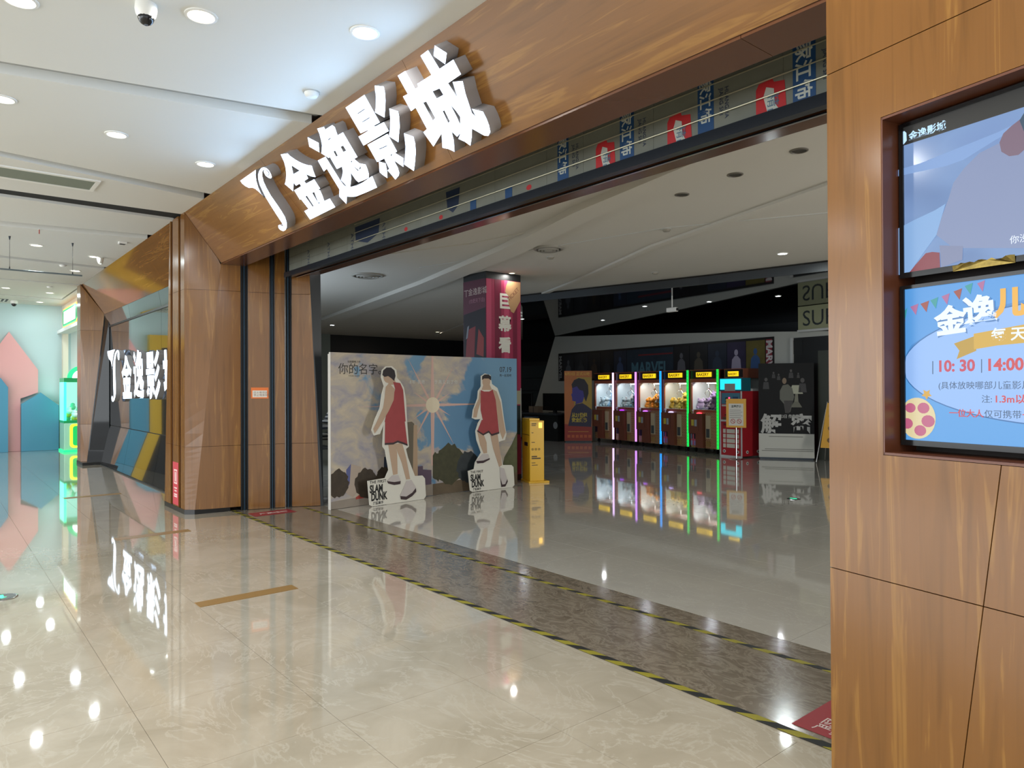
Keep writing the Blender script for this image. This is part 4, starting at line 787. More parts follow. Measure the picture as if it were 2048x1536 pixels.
# generic skyline and trees along the foot
tr1, tr2, tr3 = mk('print_tree', '3a3024', .6, var=.5, vs=14), mk('print_bush', '3c3c26', .6, var=.5, vs=16), mk('print_ground', '5c4f3c', .6, var=.3, vs=9)
def blob(F, cx, cy, rx, ry, mat, d, n=30, sd=1, base=None):
    random.seed(sd); pts = [(cx+rx*(1+random.uniform(-.1, .12))*math.cos(2*PI*i/n), cy+ry*(1+random.uniform(-.1, .12))*math.sin(2*PI*i/n)) for i in range(n)]
    w = WL if F is FL else WR
    pts = [(max(.001, min(w-.001, u)), max(.03, v)) for u, v in pts]; sheet('printed_tree', F, pts, mat, bd, d, False)
sheet('printed_ground', FL, [(.001, .006), (WL-.001, .006), (WL-.001, .16), (.9, .18), (.5, .12), (.001, .10)], mk('print_road', '8d8378', .6, var=.2, vs=6), bd, .0008, False)
sheet('printed_ground', FRt, [(.001, .006), (WR-.001, .006), (WR-.001, .5), (1.3, .30), (.9, .20), (.3, .17), (.001, .16)], tr3, bd, .0008, False)
sheet('printed_building', FL, [(.20, .2), (.32, .12), (.40, .20), (.44, .50), (.29, .55)], pr('a99a8c'), bd, .0014, False); sheet('printed_building', FL, [(.20, .2), (.22, .38), (.22, .48), (.29, .55), (.27, .3)], pr('555b8c'), bd, .002, False)
sheet('printed_building', FL, [(1.06, .2), (1.30, .2), (1.30, 1.02), (1.26, 1.05), (1.10, 1.04), (1.06, .98)], pr('6d6556'), bd, .0014, False); sheet('printed_building', FL, [(1.27, .2), (1.36, .2), (1.35, 1.0), (1.29, 1.0)], pr('b39a80'), bd, .002, False)
sheet('printed_building', FL, [(.78, .2), (.98, .2), (.98, .62), (.80, .60)], pr('2f3848'), bd, .0014, False); sheet('printed_building', FL, [(1.36, .16), (1.60, .16), (1.60, .36), (1.45, .38), (1.45, .43), (1.36, .43)], pr('5a4a5c'), bd, .0014, False)
blob(FL, .1, .32, .15, .17, tr1, .0026, sd=2); blob(FL, .52, .28, .17, .19, tr1, .0026, sd=3); blob(FL, .80, .34, .13, .13, tr1, .0028, sd=5)
blob(FRt, .30, .42, .27, .28, tr2, .0016, sd=7); blob(FRt, .62, .36, .20, .22, mk('print_shade', '2c3336', .6, var=.4, vs=14), .002, sd=8); blob(FRt, .08, .40, .12, .2, tr2, .0022, sd=9)
sheet('printed_hill', FRt, [(1.25, .2), (WR-.001, .2), (WR-.001, .82), (1.47, .64), (1.32, .45)], mk('print_hill', '55583a', .6, var=.35, vs=12), bd, .0012, False)
sheet('red_car', FL, [(.36, .09), (.56, .10), (.56, .15), (.48, .17), (.36, .12)], pr('9c3a32'), bd, .0016, False)
dk = pr('33302c')
u, v = FL.uv(676, 746); text('你的名字。', .15, FL.mat(u, v, .001), dk, bd)
u, v = FL.uv(695, 725); text('新海诚动画巅峰之作'[3:], .032, FL.mat(u, v, .001), dk, bd)
u, v = FL.uv(697, 753); text('YOUR NAME', .024, FL.mat(u, v, .001), dk, bd, sp=1.3)
lt_ = pr('c8ccc8')
u, v = FL.uv(819, 767); text('8年 我终', .062, FL.mat(u, v, .003), lt_, bd, sp=1.25); text('于再见到了你', .062, FRt.mat(.03, v, .003), lt_, bd, sp=1.25)
u, v = FRt.uv(999, 744); text('07.19', .115, FRt.mat(u, v, .001), dk, bd, sx=.95); u, v = FRt.uv(999, 753); text('再一起看吧', .046, FRt.mat(u, v, .001), dk, bd, sp=1.1)

# ---- two standees: plain generic player cut-outs on white cards
skin_c, red_c, hair_c, shoe_c, dark_c = pr('b59b84'), mk('print_kit', '9a3f42', .5, var=.12, vs=10), pr('241d20'), pr('bdb6b4'), pr('3a2a2e')
def standee(F, lab, card, parts, tx, sc=1.0):
    ms = [F.uv(*p) for p in card]; u0 = sum(p[0] for p in ms)/len(ms)
    t = thing('film_standee', lab, 'standee', F.w(u0, 0, 0), 0, 'white card standees before the backdrop')
    q = [(u, max(.0015, v)) for u, v in ms]
    MB().prism([F.w(u, v, -.008) for u, v in q], F.n*.008).build('white_card', mk('card_white', 'd6d4ca', .4), t)
    fbox(F, u0-.02, u0+.02, .0015, .4, -.012, -.0085).build('rear_spine', M_white, t); MB().prism([F.w(u0, .0015, -.012), F.w(u0, .38, -.012), F.w(u0, .0015, -.052)], F.x*.006).build('rear_foot', M_white, t)
    for i, (nm, pts, m) in enumerate(parts): sheet(nm, F, pts, m, t, .0006+.0005*i)
    x, y, s = tx
    bl = pr('141414')
    u, v = F.uv(x, y); u += .018; text('THE FIRST', s*.38, F.mat(u, v-.01*s, .001, tx_rot), bl, t, bold=.02, sp=1.1)
    text('SLAM', s, F.mat(u+.0, v-s*.86, .001, tx_rot), bl, t, bold=.045, sx=.62); text('DUNK', s, F.mat(u+.02, v-s*1.62, .001, tx_rot), bl, t, bold=.045, sx=.62)
    text('灌篮高手', s*.30, F.mat(u+s*.35, v-s*2.0, .001, tx_rot), bl, t, bold=.02); text('8月3日震撼登场', s*.24, F.mat(u+s*.18, v-s*2.34, .001, tx_rot), bl, t)
    return t
tx_rot = .0
FS1 = Frame((-8.085, 4.33, 0), (-.105, .99, 0), (0, 0, 1)); FS2 = Frame((-8.25, 6.02, 0), (-.03, 1, 0), (0, 0, 1))
ee = lambda x, y, a, b: ell(x, y, a, b, 18)
hair1 = [(764.5, 750), (766, 741), (773, 735), (782, 735), (789, 741), (791, 752), (788, 762), (783, 757), (776, 752), (769, 754)]
standee(FS1, 'white card standee with red clad player seen from the side, nearer the left jamb',
 [(735, 962), (770, 956), (777, 940), (770, 900), (765, 893), (767, 850), (760, 868), (748, 871), (743, 860), (750, 838), (760, 815), (763, 790), (768, 772), (762, 754), (764, 740), (771, 733), (784, 732), (793, 740), (794, 756), (801, 763), (808, 775), (812, 800), (814, 840), (818, 893), (812, 898), (816, 915), (830, 952), (845, 951), (850, 957), (852, 992), (848, 998), (745, 1013), (739, 1010)],
 [('neck', [(775, 758), (789, 758), (793, 769), (777, 770)], skin_c), ('face', ee(776, 753, 9.5, 13), skin_c), ('hair', hair1, hair_c),
  ('leg', [(776, 888), (790, 888), (794, 905), (795, 948), (786, 950), (781, 920)], skin_c), ('leg', [(789, 888), (804, 886), (812, 915), (820, 958), (812, 959), (803, 925), (795, 905)], skin_c),
  ('vest', [(786, 764), (800, 766), (806, 780), (811, 843), (769, 844), (776, 812), (786, 795), (790, 778)], red_c), ('arm', [(778, 766), (771, 774), (769, 795), (766, 815), (756, 838), (746, 858), (749, 867), (756, 857), (765, 843), (777, 822), (787, 800), (789, 778)], skin_c),
  ('shorts', [(770, 842), (809, 842), (815, 892), (805, 888), (795, 885), (786, 889), (769, 890)], red_c), ('hem', [(769, 886), (786, 885), (795, 881), (805, 884), (814.5, 888), (815, 892), (805, 888), (795, 885), (786, 889), (769, 890)], dark_c),
  ('shoe', [(773, 962), (784, 951), (796, 950), (801, 962), (800, 967), (788, 967), (776, 966)], shoe_c), ('sole', [(773, 962), (788, 964), (801, 962), (800, 968), (788, 970), (776, 967)], dark_c),
  ('shoe', [(800, 990), (806, 978), (812, 962), (822, 960), (831, 975), (831, 981), (824, 990), (812, 998), (801, 997)], shoe_c), ('sole', [(800, 992), (812, 993), (824, 985), (831, 976), (832, 983), (824, 992), (812, 999.5), (801, 998.5)], dark_c)], (737, 968, .135))
standee(FS2, 'white card standee with red clad player facing forward, beside the yellow bin',
 [(936, 942), (948, 938), (950, 925), (962, 905), (953, 880), (951, 862), (956, 846), (961, 838), (951, 839), (944, 836), (946, 820), (955, 796), (956, 782), (962, 773), (962, 752), (970, 747), (981, 750), (984, 768), (995, 776), (1003, 800), (1008, 838), (1013, 868), (1010, 880), (1002, 882), (998, 884), (999, 900), (1006, 930), (1023, 930), (1027, 934), (1029, 970), (1025, 975), (945, 984), (940, 981)],
 [('neck', [(967, 768), (979, 768), (984, 780), (963, 780)], skin_c), ('face', ee(972.5, 763, 8, 12), skin_c), ('hair', [(964, 760), (964, 753), (969, 749), (977, 749), (982, 753), (982, 761), (977, 757), (968, 757)], hair_c),
  ('leg', [(954, 862), (967, 868), (973, 885), (974, 906), (967, 907), (960, 890)], skin_c), ('leg', [(980, 869), (995, 868), (998, 890), (1004, 930), (998, 934), (986, 897)], skin_c),
  ('arm', [(959, 780), (963, 798), (956, 820), (953, 835), (946, 835), (948, 818), (957, 798)], skin_c), ('arm', [(984, 778), (993, 783), (1001, 805), (1006, 838), (1011, 865), (1005, 879), (999, 862), (996, 840), (991, 815)], skin_c),
  ('vest', [(961, 780), (968, 783), (978, 783), (985, 779), (991, 800), (995, 839), (966, 843), (961, 820)], red_c), ('shorts', [(963, 840), (995, 838), (998, 867), (983, 872), (977, 865), (966, 871), (954, 863)], red_c), ('hem', [(954, 860), (966, 867.5), (977, 861), (983, 868), (998, 863.5), (998, 867), (983, 872), (977, 865), (966, 871), (954, 863)], dark_c),
  ('shoe', [(952, 922), (964, 908), (976, 908), (979, 918), (966, 924), (954, 925)], shoe_c), ('sole', [(952, 922), (966, 921), (979, 916), (979, 919), (966, 926), (954, 927)], dark_c), ('shoe', [(999, 934), (1008, 937), (1014, 960), (1010, 970), (1003, 972), (1000, 955)], shoe_c), ('sole', [(1000, 955), (1004, 969), (1010, 968), (1014, 958), (1015, 963), (1010, 973), (1002, 974)], dark_c)], (939, 947, .125))

# ============================================================ YELLOW BIN, PILLAR
bn = thing('yellow_return_bin', 'bright yellow narrow collection bin beside the backdrop', 'bin', (-8.43, 7.30, 0), math.radians(68))
YB = mk('yellow_metal', 'd9a91c', .35); YL = em('ffc83c', 1.6)
L = lambda *a: MB().box(*a)
MB().box(.0, .24, .0, .38, .03, .985).build('body', YB, bn, False, bevel=.006); MB().box(.0, .17, .01, .37, .9855, 1.02).build('lid', YB, bn, False, bevel=.005); MB().box(-.02, .32, -.02, .40, 0, .03).build('base_plate', YB, bn, False, bevel=.004)
MB().box(.15, .205, -.004, .0, .87, .955).build('lit_button', YL, bn, False)
MB().box(-.0045, .0, .10, .26, .58, .64).build('slot', M_black, bn, False); MB().box(-.003, .0, .02, .36, .755, .762).build('seam', M_black, bn, False)
for (x0, x1, z0, z1) in ((.03, .11, .93, .945), (.03, .10, .905, .917), (.03, .06, .79, .80), (.03, .085, .64, .65), (.03, .12, .41, .43), (.03, .18, .38, .40), (.03, .09, .315, .325), (.03, .13, .28, .29)): MB().box(x0, x1, -.0025, 0, z0, z1).build('print_line', pr('4a3a18'), bn, False)
for x in (.045, .10, .155): MB().tube((x, .0, .535), (x, -.003, .535), .02, 14).build('print_ring', pr('9a7a20'), bn, False)
pl = thing('poster_pillar', 'square hall pillar wrapped in maroon and striped pink poster prints', 'pillar', (-9.1, 7.1, 0))
px0, px1, py0, py1 = -9.44, -8.83, 6.75, 7.46
box('pillar_core', px0, px1, py0, py1, 0, 3.24, mk('pillar_maroon', '3a1224', .5), pl); box('dark_head', px0-.0, px1+.0, py0, py1, 3.24, HC, M_black, pl)
FPL = Frame((px0, py0, 0), (1, 0, 0), (0, 0, 1)); FPR = Frame((px1, py0, 0), (0, 1, 0), (0, 0, 1)); wl = px1-px0; wr = py1-py0
panel('poster_sheet', FPL, [(0, .1), (wl, .1), (wl, 3.235), (0, 3.235)], mk('print_maroon', '4c1a2e', .65), pl, .003, .001, .004)
panel('poster_sheet', FPR, [(0, .1), (wr, .1), (wr, 3.235), (0, 3.235)], pr('8e2a48', .35), pl, .003, .001, .004)
for i, (a, b_) in enumerate(((.0, .1), (.17, .3), (.36, .46), (.54, .63))): sheet('pink_stripe', FPR, [(a, .1), (b_, .1), (b_, 3.235), (a, 3.235)], (pr('a8405e', .35), pr('6a1a34', .35))[i % 2], pl, .0052, False)
wt = pr('c9c8be', .4)
for i, (ch, s) in enumerate((('巨', .27), ('幕', .26), ('看', .26), ('金', .36), ('逸', .34))):
    z = (2.80, 2.44, 2.10, 1.66, 1.22)[i]; text(ch, s, FPR.mat(wr*.5-s*.5+.02, z, .0065), wt, pl, bold=.035)
sheet('ticket_print', FPR, [(.40, 3.14), (.44, 3.23), (.70, 3.23), (.70, 2.93), (.56, 2.72), (.50, 2.74), (.44, 2.90), (.46, 2.98), (.38, 3.05)], pr('a5815c'), pl, .0072, False)
text('TICKET', .09, FPR.mat(.46, 2.90, .0085, .75), pr('6a4030'), pl)
text('金逸影城', .125, FPL.mat(.14, 3.01, .005), pr('b0a09a'), pl); text('丅', .13, FPL.mat(.02, 3.0, .005), pr('b0a09a'), pl); text('(合肥天下店)', .075, FPL.mat(.16, 2.88, .005), pr('8a5a6a'), pl)
sheet('dark_field', FPL, [(.01, 1.2), (wl-.01, 1.2), (wl-.01, 2.78), (.01, 2.70)], pr('16101a', .7), pl, .0052, False)
rr = [pr('6e1c22', .65), pr('7c2420', .65), pr('3a1018', .65), pr('6d7078', .65)]
for i, q in enumerate(([(.05, 1.9), (.3, 2.0), (.34, 2.5), (.12, 2.45)], [(.36, 2.05), (.55, 2.0), (.56, 2.3), (.42, 2.45)], [(.1, 1.4), (.4, 1.3), (.45, 1.75), (.2, 1.9)], [(.08, 2.3), (.13, 2.32), (.17, 2.52), (.12, 2.5)])): sheet('abstract_shape', FPL, q, rr[i], pl, .0065+.001*i, False)
sheet('light_box', FPR, [(.0, 1.24), (wr-.02, 1.24), (wr-.02, 1.46), (0, 1.46)], pr('8d8a72'), pl, .0085, False); sheet('black_display', FPR, [(0, .75), (wr-.02, .75), (wr-.02, 1.22), (0, 1.22)], pr('2c3434', .2), pl, .0085, False); sheet('silver_edge', FPR, [(wr-.02, .7), (wr, .7), (wr, 1.5), (wr-.02, 1.5)], pr('8a8c88', .3), pl, .0095, False)
text('B', .16, FPR.mat(wr-.24, 1.29, .0095), pr('2a2a26'), pl, bold=.03)

# ============================================================ HALL WALL WITH POSTER BAND
FWL = Frame((-13.6, 15.25, 0), (.98654, -.1640, 0), (0, 0, 1))
def wu(x): return (x+13.6)/.98654
ww = struct(MB().prism([FWL.w(u, v, -.1) for u, v in [(wu(-18.7), 0), (wu(-3.0), 0), (wu(-3.0), 2.60), (wu(-6.985), 2.64), (wu(-10.81), 2.87), (wu(-16.97), 3.19)]], FWL.n*.1).build('wall_poster', M_greywall))
bnr = thing('poster_band', 'long black framed band of dark film posters on the grey hall wall', 'poster', FWL.w(.9, 1.73, 0))
q = [(1119, 706), (1549, 680), (1549, 758), (1119, 762)]
b0u, b1u = FWL.uv(1119, 730)[0], FWL.uv(1549, 730)[0]; bt, bb = 2.615, 1.73
fbox(FWL, b0u, b1u, bb, bt, .001, .04).build('black_frame', mk('frame_black', '0c0c0e', .3), bnr)
xsb = [125, 225, 350, 460, 578, 695, 1112, 1255, 1418, 1588, 1757, 1930]
def bx(z): return FWL.uv(1100+z/4.452, 725)[0]
pc = ['20242a', '23272e', '1c1e22', '15171c', '222a3a', '22303e', '15151c', '16181c', '1c2434', '2a2440', '5a5226']
for i in range(11):
    u0, u1 = bx(xsb[i]), bx(xsb[i+1]); panel('poster', FWL, [(u0, bb+.05), (u1, bb+.05), (u1, bt-.05), (u0, bt-.05)], mk('poster_%d' % i, pc[i], .3, var=.45, vs=4), bnr, .006, .008, .048)
    if i == 5: sheet('red_edge', FWL, [(u0+.5, bt-.2), (u1-.03, bt-.2), (u1-.03, bt-.24), (u0+.5, bt-.24)], pr('6a1c24'), bnr, .0495, False); continue
    um = (u0+u1)/2; fig = pr(('4a5058', '30343a', '3a3028', '24282e', '3a4a6a', '', '5a5a60', '4a4438', '2a3648', '9a94a8', '2a4a78')[i])
    w = (u1-u0)*.2; sheet('figure_shape', FWL, [(um-w*1.4, bb+.06), (um+w*1.4, bb+.06), (um+w*1.1, bb+.42), (um+w*.4, bb+.50), (um-w*.4, bb+.50), (um-w*1.1, bb+.42)], fig, bnr, .0495, False); sheet('figure_head', FWL, ell(um, bb+.58, w*.5, .075, 12), fig, bnr, .0495, False)
text('MARVEL', .48, FWL.mat(bx(735), bb+.13, .0505), pr('48707e'), bnr, bold=.03, sx=.86)
fm = pr('8a8c8e'); text('MARVEL', .21, FWL.mat(bx(92), bt-.08, .042, -PI/2), fm, bnr, bold=.035)
sheet('red_strip', FWL, [(bx(1935), bb+.05), (bx(1990), bb+.05), (bx(1990), bt-.05), (bx(1935), bt-.05)], pr('7a2430'), bnr, .042, False); text('MARVEL', .23, FWL.mat(bx(1940), bt-.07, .044, -PI/2), pr('b8b4b4'), bnr, bold=.035)
# dark doorway and SU sign
dw = struct(fbox(FWL, wu(-7.88), wu(-4.6), .0, 2.55, .0, .012).build('door_1', mk('door_dark', '08090a', .4)))
fbox(FWL, wu(-7.90), wu(-7.84), .0, 2.55, .0, .05).build('door_frame', M_wgrey, dw); fbox(FWL, wu(-7.84), wu(-7.62), 2.2, 2.5, .013, .02).build('dark_panel', M_black, dw); fbox(FWL, wu(-7.25), wu(-6.5), .0, 2.25, .013, .02).build('grey_panel', mk('panel_olive', '3c4038', .5), dw)
su = thing('overhead_sign', 'olive sign panel with large dark letters above the doorway at the right', 'sign', FWL.w(wu(-7.2), 2.70, .05))
fbox(FWL, wu(-7.66), wu(-4.2), 2.70, 3.19, .02, .1).build('sign_panel', mk('olive_panel', '8f9272', .4), su); text('SUPER', .46, FWL.mat(wu(-7.56), 2.78, .101), pr('1c2428'), su); fbox(FWL, wu(-7.66), wu(-4.2), 2.655, 2.70, .02, .13).build('ledge', M_wgrey, su)
# hall far left clutter
t = thing('hall_desk', 'dark desk seen in the gap between the left jamb and the backdrop', 'desk', (-13.0, 6.0, 0)); box('desk_top', -13.9, -12.6, 5.6, 6.2, .74, .78, mk('desk_dark', '33363a', .3), t)
for x in (-13.85, -12.7):
    for y in (5.62, 6.12): box('leg', x, x+.05, y, y+.05, 0, .74, M_black, t)
box('shelf', -13.85, -12.7, 5.65, 6.15, .35, .37, mk('desk_dark', '33363a', .3), t)
t = thing('dark_doorway', 'dark doorway panel on the pale hall side wall behind the desk', 'doorway', (-22.1, 8.2, 0)); box('leaf', -22.19, -22.1, 7.4, 9.4, 0, 2.5, M_black, t); box('frame', -22.19, -22.08, 7.3, 7.4, 0, 2.6, M_wgrey, t)
# counter with monitors between pillar and posters
t = thing('dark_counter', 'long dark counter with monitors behind the yellow bin', 'counter', (-16.0, 14.0, 0))
box('counter_body', -17.9, -14.5, 13.6, 14.3, 0, .74, mk('counter_black', '121416', .25), t); box('counter_top', -18.0, -14.45, 13.5, 14.4, .74, .79, mk('counter_top', '2a2d30', .2), t)
FC = Frame((-17.9, 13.598, 0), (1, 0, 0), (0, 0, 1)); sheet('poster_print', FC, [(1.95, .1), (2.6, .1), (2.6, .68), (1.95, .68)], mk('poster_mix', '2c3a4a', .4, var=.7, vs=9), t, .001, False); sheet('round_badge', FC, ell(3.3, .45, .09, .1, 14), pr('6a6e70'), t, .001, False)
for x, l in ((-16.4, 'black monitor on the dark counter behind the yellow bin, left one'), (-14.95, 'black monitor on the dark counter next to the orange film poster')):
    t = thing('monitor', l, 'monitor', (x, 13.9, .791)); MB().box(-.48, .48, -.03, .03, .06, .56).build('screen', mk('monitor_black', '060708', .2), t, False, bevel=.006); MB().box(-.05, .05, -.02, .05, .01, .1).build('stand', M_black, t, False); MB().box(-.15, .15, -.1, .12, 0, .012).build('foot', M_black, t, False)
t = thing('paper_stack', 'pale brown box standing on the dark counter', 'box', (-15.6, 13.75, .791)); MB().box(-.2, .2, -.1, .1, 0, .18).build('carton', mk('carton', '5a4a3a', .7), t, False); MB().box(-.01, .01, -.103, .1, .0, .183).build('flap_gap', M_black, t, False)
t = thing('dark_cabinet', 'tall dark shelf unit against the back behind the counter', 'cabinet', (-17.6, 16.2, 0)); box('carcass', -20.5, -16.9, 16.6, 17.2, 0, 2.45, mk('cabinet_dark', '15181a', .5), t); box('glass_door', -19.9, -18.2, 16.58, 16.6, 1.0, 2.3, mk('cabinet_glass', '2c3234', .1), t)
for z in (1.4, 1.85): box('shelf', -19.9, -18.2, 16.56, 16.58, z, z+.02, M_steel, t)

# ============================================================ CLAW MACHINES
ROW0 = Vector((-13.78, 14.316, 0)); RD = Vector((.98677, -.1621, 0)); RZR = math.atan2(RD.y, RD.x)
M_brown = mk('machine_brown', '74402c', .35); M_brown2 = mk('machine_box', '6b3b2b', .4); M_trim = mk('machine_trim', '8c4a34', .3)
def bricks():
    m = bpy.data.materials.new('brick_print'); m.use_nodes = True; nt = m.node_tree; b = nt.nodes['Principled BSDF']; tc = nt.nodes.new('ShaderNodeTexCoord'); mp = nt.nodes.new('ShaderNodeMapping'); mp.inputs['Rotation'].default_value = (PI/2, 0, 0)
    br = nt.nodes.new('ShaderNodeTexBrick'); br.inputs['Scale'].default_value = 9; br.inputs['Color1'].default_value = srgb('7a3f2c'); br.inputs['Color2'].default_value = srgb('5c2d22'); br.inputs['Mortar'].default_value = srgb('c2a070'); br.inputs['Mortar Size'].default_value = .04
    nt.links.new(tc.outputs['Object'], mp.inputs[0]); nt.links.new(mp.outputs[0], br.inputs['Vector']); nt.links.new(br.outputs[0], b.inputs['Base Color']); b.inputs['Roughness'].default_value = .4; return m
M_brick = bricks()
M_glass = mk('clear_glass', 'ffffff', .02, trans=1, spec=.5); M_glass.node_tree.nodes['Principled BSDF'].inputs['IOR'].default_value = 1.1
M_in = mk('machine_interior', 'c9d4d8', .6)
def claw(lab, tint, led, ledname, flag, btn, x):
    p = ROW0+RD*x
    t = thing('claw_machine', lab, 'machine', p, RZR, 'row of brown claw machines')
    w = .90; B = lambda *a: MB().box(*a); bd_ = lambda mb, n, m, par=t, **k: mb.build(n, m, par, False, **k)
    bd_(B(.01, w-.03, .02, .80, .11, .93), 'lower_cabinet', M_brick)
    bd_(B(.0, w-.02, .0, .82, .93, .985), 'sill', M_trim); bd_(B(0, .04, 0, .05, .985, 1.64), 'post', M_trim); bd_(B(w-.075, w-.03, 0, .05, .985, 1.64), 'post', M_trim)
    bd_(B(0, w-.03, 0, .82, 1.62, 1.70), 'upper_rail', M_trim); bd_(B(0, w-.03, .02, .82, 1.70, 1.905), 'header_box', mk('header_black', '1a1012', .3)); bd_(B(0, w-.03, 0, .82, 1.89, 1.912), 'header_cap', M_brown)
    hs = bd_(B(.20, .66, -.004, .02, 1.74, 1.85), 'lit_sign', em('f2c81e', 1.1)); text('BAKERY', .098, Matrix.Translation((.225, -.0055, 1.762)) @ Matrix.Rotation(PI/2, 4, 'X'), em('4a3408', .6), t, 'sign_lettering', bold=.02, world=False, sx=1.05)
    bd_(B(.01, .03, .05, .80, .985, 1.62), 'side_wall', M_in); bd_(B(w-.05, w-.04, .05, .80, .985, 1.62), 'side_wall', M_in); bd_(B(.01, w-.04, .78, .80, .985, 1.62), 'back_wall', mk('machine_back_'+tint, tint, .6)); bd_(B(.01, w-.04, .02, .8, .975, .99), 'deck', M_in)
    bd_(B(.04, w-.075, .012, .018, .985, 1.62), 'front_glass', M_glass)
    bd_(B(.06, .80, .3, .34, 1.585, 1.612), 'gantry', M_chrome); c = MB().tube((.28, .32, 1.58), (.28, .32, 1.46), .012, 8).ball((.28, .32, 1.45), .035)
    for a in (0, 2.1, 4.2): c.tube((.28+.02*math.cos(a), .32+.02*math.sin(a), 1.44), (.28+.09*math.cos(a), .32+.09*math.sin(a), 1.37), .007, 6).tube((.28+.09*math.cos(a), .32+.09*math.sin(a), 1.37), (.28+.05*math.cos(a), .32+.05*math.sin(a), 1.29), .007, 6, .003)
    bd_(c, 'claw', M_chrome)
    cb = bd_(B(.04, .47, -.09, .02, .44, .90), 'control_box', M_brown2); bd_(B(.13, .21, -.093, -.09, .62, .76), 'yellow_label', pr('b9a63c'), cb); bd_(B(.23, .30, -.093, -.09, .61, .76), 'grey_label', pr('8e9a9e'), cb); bd_(B(.36, .365, -.092, -.09, .50, .86), 'door_seam', M_black, cb)
    js = MB().tube((.14, -.04, .90), (.14, -.04, .955), .01, 8).ball((.14, -.04, .97), .028); bd_(js, 'joystick', mk('joystick_white', 'd8d4e0', .3), cb)
    if btn: bd_(MB().lathe([(.0, .93), (.05, .925), (.065, .90)], (.32, -.03, 0)), 'lit_button', em(btn, 1.8), cb)
    bd_(B(.24, .47, -.07, .02, .12, .44), 'lower_box', M_brown2)
    ch = bd_(B(.05, .22, -.005, .02, .28, .46), 'prize_chute', mk('chute_purple', '2a1a30', .3)); bd_(B(.215, .232, -.01, .02, .27, .47), 'chute_frame', M_wgrey, ch)
    pn = bd_(B(.50, .64, -.012, .02, .34, .86), 'beige_panel', pr('b3a282')); bd_(B(.52, .62, -.016, -.012, .36, .56), 'coin_door', pr('3a4040'), pn)
    for k in range(4): bd_(B(.51+.03*k, .525+.03*k, -.008, .02, .15, .28), 'vent_bar', pr('9a7a4a'))
    bd_(B(w-.035, w+.012, -.02, .02, .12, 1.905), 'strip_post', M_brown); ls = bd_(B(w-.03, w+.012, -.05, -.02, .12, 1.905), 'light_strip', em(led[0], led[1])); ls['label'] = ledname+' light strip'
    for k in range(24): bd_(B(w-.031, w+.013, -.0515, -.0495, .14+.0735*k, .146+.0735*k), 'strip_cell', em(led[2], led[1]*.6), ls) if k % 1 == 0 and led[2] else None
    for xx, yy in ((.08, .1), (.75, .1), (.08, .7), (.75, .7)):
        cs = bd_(MB().tube((xx-.012, yy, .045), (xx+.012, yy, .045), .045, 14), 'caster', M_black); bd_(B(xx-.018, xx+.018, yy-.02, yy+.03, .06, .11), 'caster_fork', M_steel, cs)
    if flag:
        f = bd_(B(-.0+.02, .19, -.004, .02, .16, .42), 'flag_print', pr('8878b0'))
        for a in ((.085, .125, .16, .42), (.02, .19, .27, .31)): bd_(B(a[0], a[1], -.0065, -.004, a[2], a[3]), 'flag_cross', pr('c04a6a'), f)
    l = bpy.data.lights.new('cabinet_lamp', 'AREA'); l.shape = 'RECTANGLE'; l.size = .7; l.size_y = .1; l.energy = 6.5; l.color = (.9, .97, 1) if tint in ('8fa9b6', 'a5c0cc') else (1, .95, .85)
    lo = bpy.data.objects.new('cabinet_lamp', l); lo.location = (.42, .10, 1.575); lo.rotation_euler = (math.radians(38), 0, 0); link(lo, t)
    return t
CM = [('leftmost brown claw machine next to the orange film poster', '8fa9b6', ('e8c4ff', 1.5, None), 'pink white', False, None),
      ('second brown claw machine from the left with violet lit button', 'a5c0cc', ('cf8cff', 1.4, None), 'violet', False, 'a030ff'),
      ('middle brown claw machine of the row with orange toys inside', 'b5aca0', ('209cff', 1.2, '0a50a0'), 'blue', False, 'b060ff'),
      ('fourth brown claw machine with a flag print and yellow toys inside', 'c2b392', ('18d858', 1.0, '0a7a30'), 'green', True, 'c0b0ff'),
      ('rightmost brown claw machine with a flag print and red lit button', 'c9c3a0', ('20e050', .9, '0a7a30'), 'green', True, 'ff4050')]
TOY = [('aebfc8', 'c8d4d8', '7fa6c8'), ('c2d0d4', 'd6cfd0', '9db7c6'), ('d98a2c', 'e3a44a', 'd8d0c4'), ('d9b84a', 'e6cf80', 'd0c060'), ('c8b8dc', 'e4e0ec', 'b09ccc')]
TL = ['pale blue plush toy piled in the leftmost claw machine', 'white plush toy piled in the second claw machine from the left', 'orange plush toy piled in the middle claw machine', 'yellow plush toy piled in the fourth claw machine', 'lilac plush toy piled in the rightmost claw machine']
